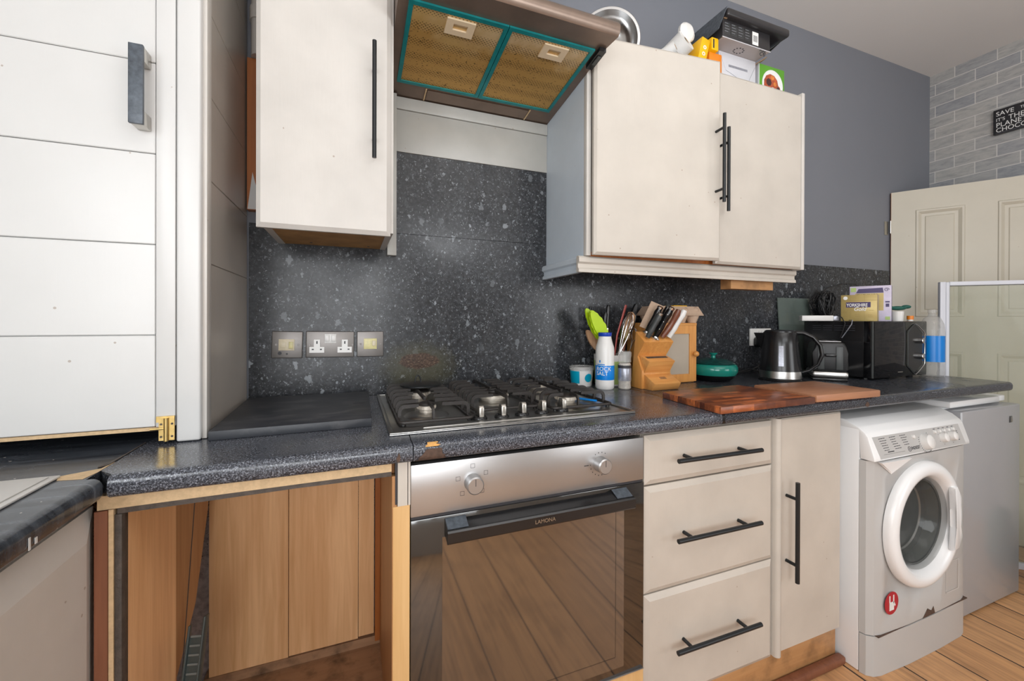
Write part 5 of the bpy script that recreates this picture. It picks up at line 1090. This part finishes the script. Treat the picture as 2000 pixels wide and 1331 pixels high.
P('dark_banner', 'purple', tb2, lambda m: m.prism([(w_ * .16, TH * .80), (w_ * .22, TH * .92), (w_ * .80, TH * .94), (w_ * .82, TH * .80)], 'Y', -.0006, .0003), True)
P('gold_panel', 'gold_card', tb2, lambda m: m.box(w_ * .14, w_ * .82, -.0005, .0003, TH * .30, TH * .79), True)
text('TWININGS', .020, 'ink', tb2, (w_ * .17, -.0011, TH * .685), sx=.80, bold=.0004)
for a in ((.03, .16, .84, .96), (.86, .97, .04, .13)): P('green_mark', 'soft_green', tb2, lambda m: m.box(w_ * a[0], w_ * a[1], -.0006, .0003, TH * a[2], TH * a[3]), True)
P('swirl', 'purple', tb2, lambda m: m.tube([(w_ * .89 + .009 * math.cos(R(a)) * (1 - a / 700), -.0004, TH * .88 + .009 * math.sin(R(a)) * (1 - a / 700)) for a in range(0, 500, 20)], .0009, 6), True)
P('leaf_print', 'purple', tb2, lambda m: m.box(w_ * .87, w_ * .95, -.0006, .0003, TH * .40, TH * .49), True)
P('leaf_print', 'purple', tb2, lambda m: m.box(w_ * .86, w_ * .96, -.0006, .0003, TH * .52, TH * .56), True)
# white box, cable bunch, glass board
wb = thing('white_adapter_box', 'flat white plastic box on the microwave, left of the gold tea box', 'box', (2.08, -.19, MT_), R(-42))
P('case', 'white_plastic', wb, lambda m: m.box(-.075, .050, -.03, .03, 0, .026, .003), True)
P('socket_end', 'silver_label', wb, lambda m: m.box(.0505, .072, -.026, .026, .002, .024, .002), True)
cbm = MB(); rnd = random.Random(11); pts = []
for i in range(900):
    t = i / 899; a = i * .47 + rnd.uniform(-.35, .35); b_ = i * .187; rr = .052 * (.35 + .65 * abs(math.sin(b_ * 1.7))) * rnd.uniform(.85, 1.12) ; rr *= (1 if t < .96 else (1 - t) * 25)
    pts.append((2.300 + 1.3 * rr * math.cos(a) * math.cos(b_ * .3), -.072 + .6 * rr * math.sin(b_), 1.275 + 1.3 * rr * math.sin(a)))
cbm.tube(pts, .0022, 5)
cb = cbm.build('cable_bundle', 'cable'); tag(cb, 'tangled bunch of black cable heaped behind the microwave against the splashback', 'cable bundle')
tag(P('thin_wire', 'cable', None, lambda m: m.tube([(2.30, -.02, 1.27), (2.36, -.02, 1.335), (2.42, -.02, 1.368), (2.58, -.02, 1.400), (2.66, -.02, 1.398), (2.72, -.02, 1.37), (2.73, -.02, .935)], .0018, 6)), 'thin black wire arching over the tea boxes from the cable bundle', 'wire')
tag(P('power_cable', 'cable', None, lambda m: m.tube([(2.125, -.24, MT_ + .03), (2.096, -.28, 1.205), (2.0935, -.295, 1.18), (2.0935, -.285, 1.14), (2.0935, -.275, 1.112)], .0024, 6)), 'black cable hanging down the left side of the microwave from the white box', 'cable')
tag(P('power_cable', 'silver_label', None, lambda m: m.tube([(2.15, -.265, MT_ + .004), (2.098, -.322, MT_ + .004), (2.0935, -.322, 1.175), (2.0935, -.300, 1.14), (2.0935, -.282, 1.112)], .0020, 6)), 'thin grey cable hanging down the left side of the microwave', 'cable')
gb = MB(); gb.prism([(-.046, Z0), (-.040, Z0), (-.012, 1.308), (-.018, 1.308)], 'X', 2.035, 2.330, .001)
tag(gb.build('glass_board', 'green_glass'), 'greenish glass board leaning on the splashback behind the kettle', 'glass board')
# bits at the right of the microwave
gl = thing('oven_glove', 'dark green crumpled cloth on a white pot, right of the tea boxes', 'cloth', (2.392, -.345, 1.24))
m = MB(); m.M = Matrix.Translation((2.392, -.345, 1.250)) @ Matrix.Rotation(R(-45), 4, 'Z')
m.ball((0, 0, 0), .024, 1.35, .8, .42); m.ball((.032, .003, .006), .015, 1.2, .8, .6); m.ball((-.026, 0, .003), .013, 1.2, .8, .55); m.build('cloth', 'dark_green', gl)
sl = P('small_tub', 'white_plastic', None, lambda m: m.lathe([(0, MT_), (.020, MT_), (.023, MT_ + .046), (0, MT_ + .046)], (2.392, -.345, 0), 'Z', 24)); tag(sl, 'small white tub under the green cloth on the microwave', 'tub')
jr = thing('medicine_jar', 'small jar with orange-yellow lid at the right end of the microwave top', 'jar', (2.47, -.355, MT_))
P('jar', 'white_plastic', jr, lambda m: m.lathe([(0, MT_), (.011, MT_), (.011, MT_ + .008), (0, MT_ + .008)], (2.472, -.355, 0), 'Z', 20))
P('lid', 'orange', jr, lambda m: m.lathe([(.0125, MT_ + .0082), (.0125, MT_ + .026), (0, MT_ + .026)], (2.472, -.355, 0), 'Z', 20))
BX, BY = 2.571, -.392
bo = thing('plastic_bottle', 'large clear plastic bottle with bright blue label beyond the microwave', 'bottle', (BX, BY, Z0))
P('bottle', 'clear_plastic', bo, lambda m: m.lathe([(0, Z0), (.040, Z0), (.044, Z0 + .008), (.044, Z0 + .21), (.041, Z0 + .245), (.030, Z0 + .272), (.015, Z0 + .285), (.013, Z0 + .298), (0, Z0 + .298)], (BX, BY, 0), 'Z', 40))
P('label', 'blue', bo, lambda m: m.lathe([(.0444, Z0 + .068), (.0444, Z0 + .19)], (BX, BY, 0), 'Z', 40))
P('cap', 'clear_plastic', bo, lambda m: m.lathe([(.016, Z0 + .2985), (.016, Z0 + .314), (0, Z0 + .314)], (BX, BY, 0), 'Z', 24))

# ================================================================== THINGS ON TOP OF THE RIGHT WALL CABINET
CT = RT + .0005
bw = thing('steel_bowl', 'stainless steel bowl propped on its rim on the wall cabinet behind the hood', 'bowl', (.868, -.235, 2.21))
m = MB(); m.M = Matrix.Translation((.872, -.215, 2.2135)) @ Euler((R(8), 0, R(-30))).to_matrix().to_4x4()
m.lathe([(.113, 0), (.115, .002), (.112, .004), (.106, .004), (.098, .022), (.084, .045), (.05, .058), (0, .060), (0, .058), (.05, .056), (.082, .043), (.096, .020), (.105, 0), (.113, 0)], (0, 0, 0), 'Y', 56); m.build('bowl', 'steel_plain', bw)
ym = thing('foil_carton', 'long yellow printed carton with a slot on its end, on the right wall cabinet', 'carton', (1.32, -.27, 2.2))
m = MB(); m.box(1.285, 1.3205, -.297, -.07, 2.231, 2.280, .004); m.build('carton', 'yellow', ym)
m = MB(); m.box(1.291, 1.297, -.2982, -.2971, 2.238, 2.272); m.build('end_slot', 'ink', ym)
y2 = MB(); y2.M = Matrix.Translation((1.247, -.245, 2.213)) @ Euler((0, R(14), 0)).to_matrix().to_4x4(); y2.box(-.020, .020, -.050, .16, -.058, .056, .003)
y2o = y2.build('foil_carton', 'yellow'); tag(y2o, 'second yellow carton lying tilted against the white paper roll', 'carton')
for z in (-.008, .018):
    m = MB(); m.M = Matrix.Translation((1.247, -.245, 2.213)) @ Euler((0, R(14), 0)).to_matrix().to_4x4(); m.lathe([(.0075, -.0502), (.0075, -.0512), (.004, -.0512), (.004, -.0502)], (0, 0, z), 'Y', 20); m.build('ring_print', 'white_ink', y2o)
oc_ = P('orange_carton', 'orange', None, lambda m: m.box(1.285, 1.350, -.285, -.12, CT, 2.2305, .002)); tag(oc_, 'orange carton standing under the yellow ones on the wall cabinet', 'carton')
pr_ = thing('paper_roll', 'white paper roll lying tilted on the wall cabinet left of the yellow cartons', 'paper roll', (1.17, -.2, 2.2))
P('roll', 'paper', pr_, lambda m: m.cyl((1.172, -.285, 2.245), (1.112, -.11, 2.160), .042, n=40))
P('core', 'cardboard', pr_, lambda m: m.cyl((1.1722, -.2856, 2.2453), (1.1725, -.2862, 2.2456), .014, n=24))
P('loose_sheet', 'paper', pr_, lambda m: m.ball((1.190, -.266, 2.290), .040, 1.0, .35, .95, n=7))
r2 = thing('paper_roll', 'slim white roll lying furthest left behind the larger paper roll', 'paper roll', (1.12, -.22, 2.16))
P('roll', 'paper', r2, lambda m: m.cyl((1.095, -.312, 2.185), (1.00, -.16, 2.125), .022, n=28))
P('core', 'cardboard', r2, lambda m: m.cyl((1.0952, -.3124, 2.1851), (1.0955, -.3129, 2.1853), .011, n=20))
wc = thing('white_box', 'white cardboard box with fine grey print on the right wall cabinet', 'box', (1.47, -.15, CT))
P('box', 'carton', wc, lambda m: m.box(1.372, 1.577, -.250, -.055, CT, 2.2765, .001))
P('fold_line', 'silver_label', wc, lambda m: (m.tube([(1.375, -.2506, 2.274), (1.41, -.2506, 2.205)], .0006, 4), m.tube([(1.41, -.2506, 2.205), (1.53, -.2506, 2.17)], .0006, 4), m.tube([(1.53, -.2506, 2.17), (1.572, -.2506, 2.25)], .0006, 4)))
P('faint_print', 'silver_label', wc, lambda m: m.box(1.425, 1.530, -.2508, -.2503, 2.222, 2.231))
bk = thing('black_appliance_box', 'black printed box with barcode on top of the white box, flap open', 'box', (1.45, -.2, 2.28))
P('box', 'black_card', bk, lambda m: m.box(1.322, 1.578, -.313, -.05, 2.2795, 2.3488, .001))
P('box_underside', 'carton_grey', bk, lambda m: m.box(1.324, 1.576, -.312, -.052, 2.2772, 2.2793))
P('white_edge', 'carton', bk, lambda m: m.box(1.320, 1.580, -.3145, -.3125, 2.2775, 2.2800))
P('barcode_label', 'white_ink', bk, lambda m: m.box(1.479, 1.512, -.3136, -.3132, 2.287, 2.338))
P('barcode', 'ink', bk, lambda m: [m.box(1.484, 1.507, -.3140, -.3137, 2.300 + .0028 * k, 2.3012 + .0028 * k) for k in range(9)])
P('printed_columns', 'dark_grey', bk, lambda m: [m.box(1.332 + .036 * c, 1.360 + .036 * c, -.3136, -.3132, 2.336 - .0052 * k, 2.3385 - .0052 * k) for c in range(4) for k in range(9)])
P('printed_text', 'silver_label', bk, lambda m: [m.box(1.332 + .036 * c, 1.350 + .036 * c + .003 * (k % 3), -.3139, -.3137, 2.334 - .0104 * k, 2.3352 - .0104 * k) for c in range(4) for k in range(4)])
P('symbol_ring', 'ink', bk, lambda m: [m.box(1.45 + .022 * math.cos(R(a)) - .003, 1.45 + .022 * math.cos(R(a)) + .003, -.275 + .015 * math.sin(R(a)) - .0022, -.275 + .015 * math.sin(R(a)) + .0022, 2.2766, 2.2771) for a in range(0, 360, 36)])
m = MB(); m.M = Matrix.Translation((1.505, -.275, 2.2768)) @ Matrix.Rotation(R(180), 4, 'X')
fl_ = MB(); fl_.box(1.325, 1.668, -.335, -.13, 2.3495, 2.382, .010, 3); fl_.build('lid', 'black_card', bk)
P('side_flap', 'slate_worn', bk, lambda m: m.mesh([(1.321, -.335, 2.378), (1.321, -.13, 2.378), (1.318, -.13, 2.300), (1.300, -.315, 2.300), (1.319, -.335, 2.378), (1.319, -.13, 2.378), (1.316, -.13, 2.300), (1.298, -.315, 2.300)], [(0, 1, 2, 3), (7, 6, 5, 4), (0, 3, 7, 4), (1, 5, 6, 2), (2, 6, 7, 3), (0, 4, 5, 1)]))
P('torn_corner', 'cardboard', bk, lambda m: m.box(1.3235, 1.340, -.320, -.3135, 2.3492, 2.3494))
P('right_flap', 'black_card', bk, lambda m: m.mesh([(1.579, -.31, 2.281), (1.579, -.06, 2.281), (1.66, -.06, 2.340), (1.655, -.30, 2.346), (1.579, -.31, 2.279), (1.579, -.06, 2.279), (1.66, -.06, 2.338), (1.655, -.30, 2.344)], [(0, 1, 2, 3), (7, 6, 5, 4), (0, 3, 7, 4), (1, 5, 6, 2), (2, 6, 7, 3), (0, 4, 5, 1)]))
P('lower_flap', 'cardboard', bk, lambda m: m.mesh([(1.579, -.30, 2.270), (1.579, -.06, 2.270), (1.69, -.06, 2.334), (1.665, -.22, 2.324), (1.579, -.30, 2.266), (1.579, -.06, 2.266), (1.69, -.06, 2.330), (1.665, -.22, 2.320)], [(0, 1, 2, 3), (7, 6, 5, 4), (0, 3, 7, 4), (1, 5, 6, 2), (2, 6, 7, 3), (0, 4, 5, 1)]))
text('S&', .034, 'ink', bk, (1.52, -.312, 2.2770), tilt=R(-180), local=False, name='lettering')
gx = thing('green_box', 'green food box with a round picture of a plate, right end of wall cabinet top', 'box', (1.69, -.2, CT))
P('box', 'green', gx, lambda m: m.box(1.607, 1.765, -.240, -.140, CT, 2.285, .001))
P('box_side', 'carton', gx, lambda m: m.box(1.6055, 1.6068, -.2395, -.1405, CT + .001, 2.284))
P('print_edge', 'carton', gx, lambda m: m.box(1.607, 1.612, -.2408, -.2404, CT, 2.284))
P('plate_picture', 'white_ink', gx, lambda m: m.lathe([(.063, 0), (.063, -.0006), (0, -.0006)], (1.692, -.2402, 2.208), 'Y', 40))
P('food_picture', 'red_food', gx, lambda m: (m.lathe([(.044, -.0008), (.044, -.0012), (0, -.0012)], (1.682, -.2402, 2.208), 'Y', 11), m.lathe([(.030, -.0009), (.030, -.0013), (0, -.0013)], (1.712, -.2402, 2.185), 'Y', 9)))
P('food_picture', 'dark_food', gx, lambda m: (m.lathe([(.017, -.0014), (.017, -.0016), (0, -.0016)], (1.668, -.2402, 2.215), 'Y', 7), m.lathe([(.010, -.0014), (.010, -.0016), (0, -.0016)], (1.725, -.2402, 2.195), 'Y', 7)))
P('food_picture', 'orange_food', gx, lambda m: (m.lathe([(.012, -.0014), (.012, -.0016), (0, -.0016)], (1.690, -.2402, 2.238), 'Y', 7), m.lathe([(.009, -.0014), (.009, -.0016), (0, -.0016)], (1.655, -.2402, 2.182), 'Y', 7), m.lathe([(.010, -.0014), (.010, -.0016), (0, -.0016)], (1.705, -.2402, 2.212), 'Y', 7)))
P('sauce_picture', 'red', gx, lambda m: m.lathe([(.013, -.0019), (.013, -.0021), (0, -.0021)], (1.692, -.2402, 2.180), 'Y', 24))
P('sauce_rim', 'white_ink', gx, lambda m: m.lathe([(.0165, -.0017), (.0165, -.0019), (.0125, -.0022), (.0125, -.0019)], (1.692, -.2402, 2.180), 'Y', 24))

# ================================================================== DOOR, GLASS SCREEN, SIGN
dn = Vector((.533, -.846, 0)).normalized(); DA = math.atan2(dn.y, dn.x)
door = bpy.data.objects.new('door_1', None); COL.objects.link(door); door.location = (3.012, -.012, 0); door.rotation_euler = (0, 0, DA); door['kind'] = 'structure'
DW, DH = .745, 1.957
m = MB(); m.box(0, DW, .0065, .040, .008, DH, .001)
panels = [(a, b, z0, z1) for a, b in ((.105, .305), (.425, .640)) for z0, z1 in ((1.215, 1.838), (.33, 1.018))]
# front skin with openings
xs_ = [0, .105, .305, .425, .640, DW]; zs_ = [.008, .33, 1.018, 1.215, 1.838, DH]
for i in range(5):
    for j in range(5):
        if i in (1, 3) and j in (1, 3): continue
        m.box(xs_[i], xs_[i + 1], 0, .0066, zs_[j], zs_[j + 1])
m.build('door_leaf', 'door_cream', door, True)
for a, b, z0, z1 in panels:
    m = MB(); f = .018; v = [(a, 0, z0), (b, 0, z0), (b, 0, z1), (a, 0, z1)]; 
    def ring(k, y): return [(a + k, y, z0 + k), (b - k, y, z0 + k), (b - k, y, z1 - k), (a + k, y, z1 - k)]
    R_ = [ring(0, 0.0002), ring(.004, -.0035), ring(.012, -.003), ring(.026, .0055), ring(.040, .0062), ring(.044, .003), ring(.047, .0025)]
    V = [p for r_ in R_ for p in r_]; F = []
    for i in range(len(R_) - 1):
        for k in range(4): F.append((i * 4 + k, i * 4 + (k + 1) % 4, (i + 1) * 4 + (k + 1) % 4, (i + 1) * 4 + k))
    n0 = (len(R_) - 1) * 4; F.append((n0, n0 + 1, n0 + 2, n0 + 3)); m.mesh(V, F, 15); m.build('door_panel', 'door_cream', door, True)
P('door_edge', 'redwood', door, lambda m: m.box(-.0012, -.0002, .001, .039, .008, DH), True)
P('hinge', 'nickel', door, lambda m: m.box(-.0045, -.0014, -.006, .024, 1.715, 1.79), True)
hl_ = P('hinge', 'nickel', None, lambda m: m.box(2.965, 3.0, -.0035, -.0004, 1.705, 1.785)); tag(hl_, 'small worn metal hinge leaf on the grey wall beside the cream door', 'hinge')

sc_ = thing('glass_screen', 'white-framed clear glass screen standing in front of the open cream door', 'glass screen', (2.775, -.335, 0), R(-44.5))
SW, SH = .62, 1.388
m = MB(); m.box(0, .022, 0, .024, .001, SH, .002); m.box(.0225, .036, -.0, .020, .001, SH - .002, .002); m.box(SW - .03, SW, 0, .024, .001, SH, .002); m.box(.0365, SW - .031, 0, .022, SH - .020, SH, .002); m.box(.0365, SW - .031, 0, .022, .001, .03, .002)
m.build('frame', 'white_frame', sc_, True)
P('glass', 'screen_glass', sc_, lambda m: m.box(.036, SW - .03, .009, .013, .03, SH - .02), True)
P('gasket', 'dark_grey', sc_, lambda m: (m.box(.0364, .038, .004, .018, .031, SH - .021), m.box(.038, SW - .031, .004, .018, SH - .0222, SH - .0206)), True)
sg = MB(); sg.box(3.415, 3.4385, -.60, -.290, 2.252, 2.391, .001); so_ = sg.build('wall_sign', 'black_card'); tag(so_, 'small black box sign with white capital lettering on the brick-pattern wall', 'sign')
for s_, sz, y, z in (('SAVE', .034, -.3005, 2.354), ('THE', .020, -.392 + .0, 2.360), ('EARTH', .034, -.440, 2.354), ("IT'S", .026, -.3005, 2.323), ('THE', .036, -.348, 2.319), ('ONLY', .036, -.44, 2.319), ('PLANET', .036, -.3005, 2.290), ('WITH', .020, -.46, 2.293), ('CHOCOLATE', .034, -.3005, 2.262)):
    text(s_, sz, 'white_ink', so_, (3.4145, y, z), rz=R(-90), local=False, sx=.92)
P('border_line', 'silver_label', so_, lambda m: m.box(3.4144, 3.4149, -.59, -.3005, 2.2565, 2.2572))
bag = thing('green_bag', 'dark green crumpled bag on the floor beyond the fridge', 'bag', (2.87, -.69, 0))
m = MB(); m.ball((2.87, -.70, .16), .11, .85, .8, 1.44, n=28); bo_ = m.build('bag', 'dark_green', bag)
from mathutils import noise as mn
for v in bo_.data.vertices:
    k = mn.noise(v.co * 9) * .035 + mn.noise(v.co * 25) * .012; top = max(0, v.co.z - .20) * 2.2
    v.co.x *= (1 - top) ; v.co.y = v.co.y * (1 - top); v.co += Vector((v.co.x, v.co.y, 0)).normalized() * k
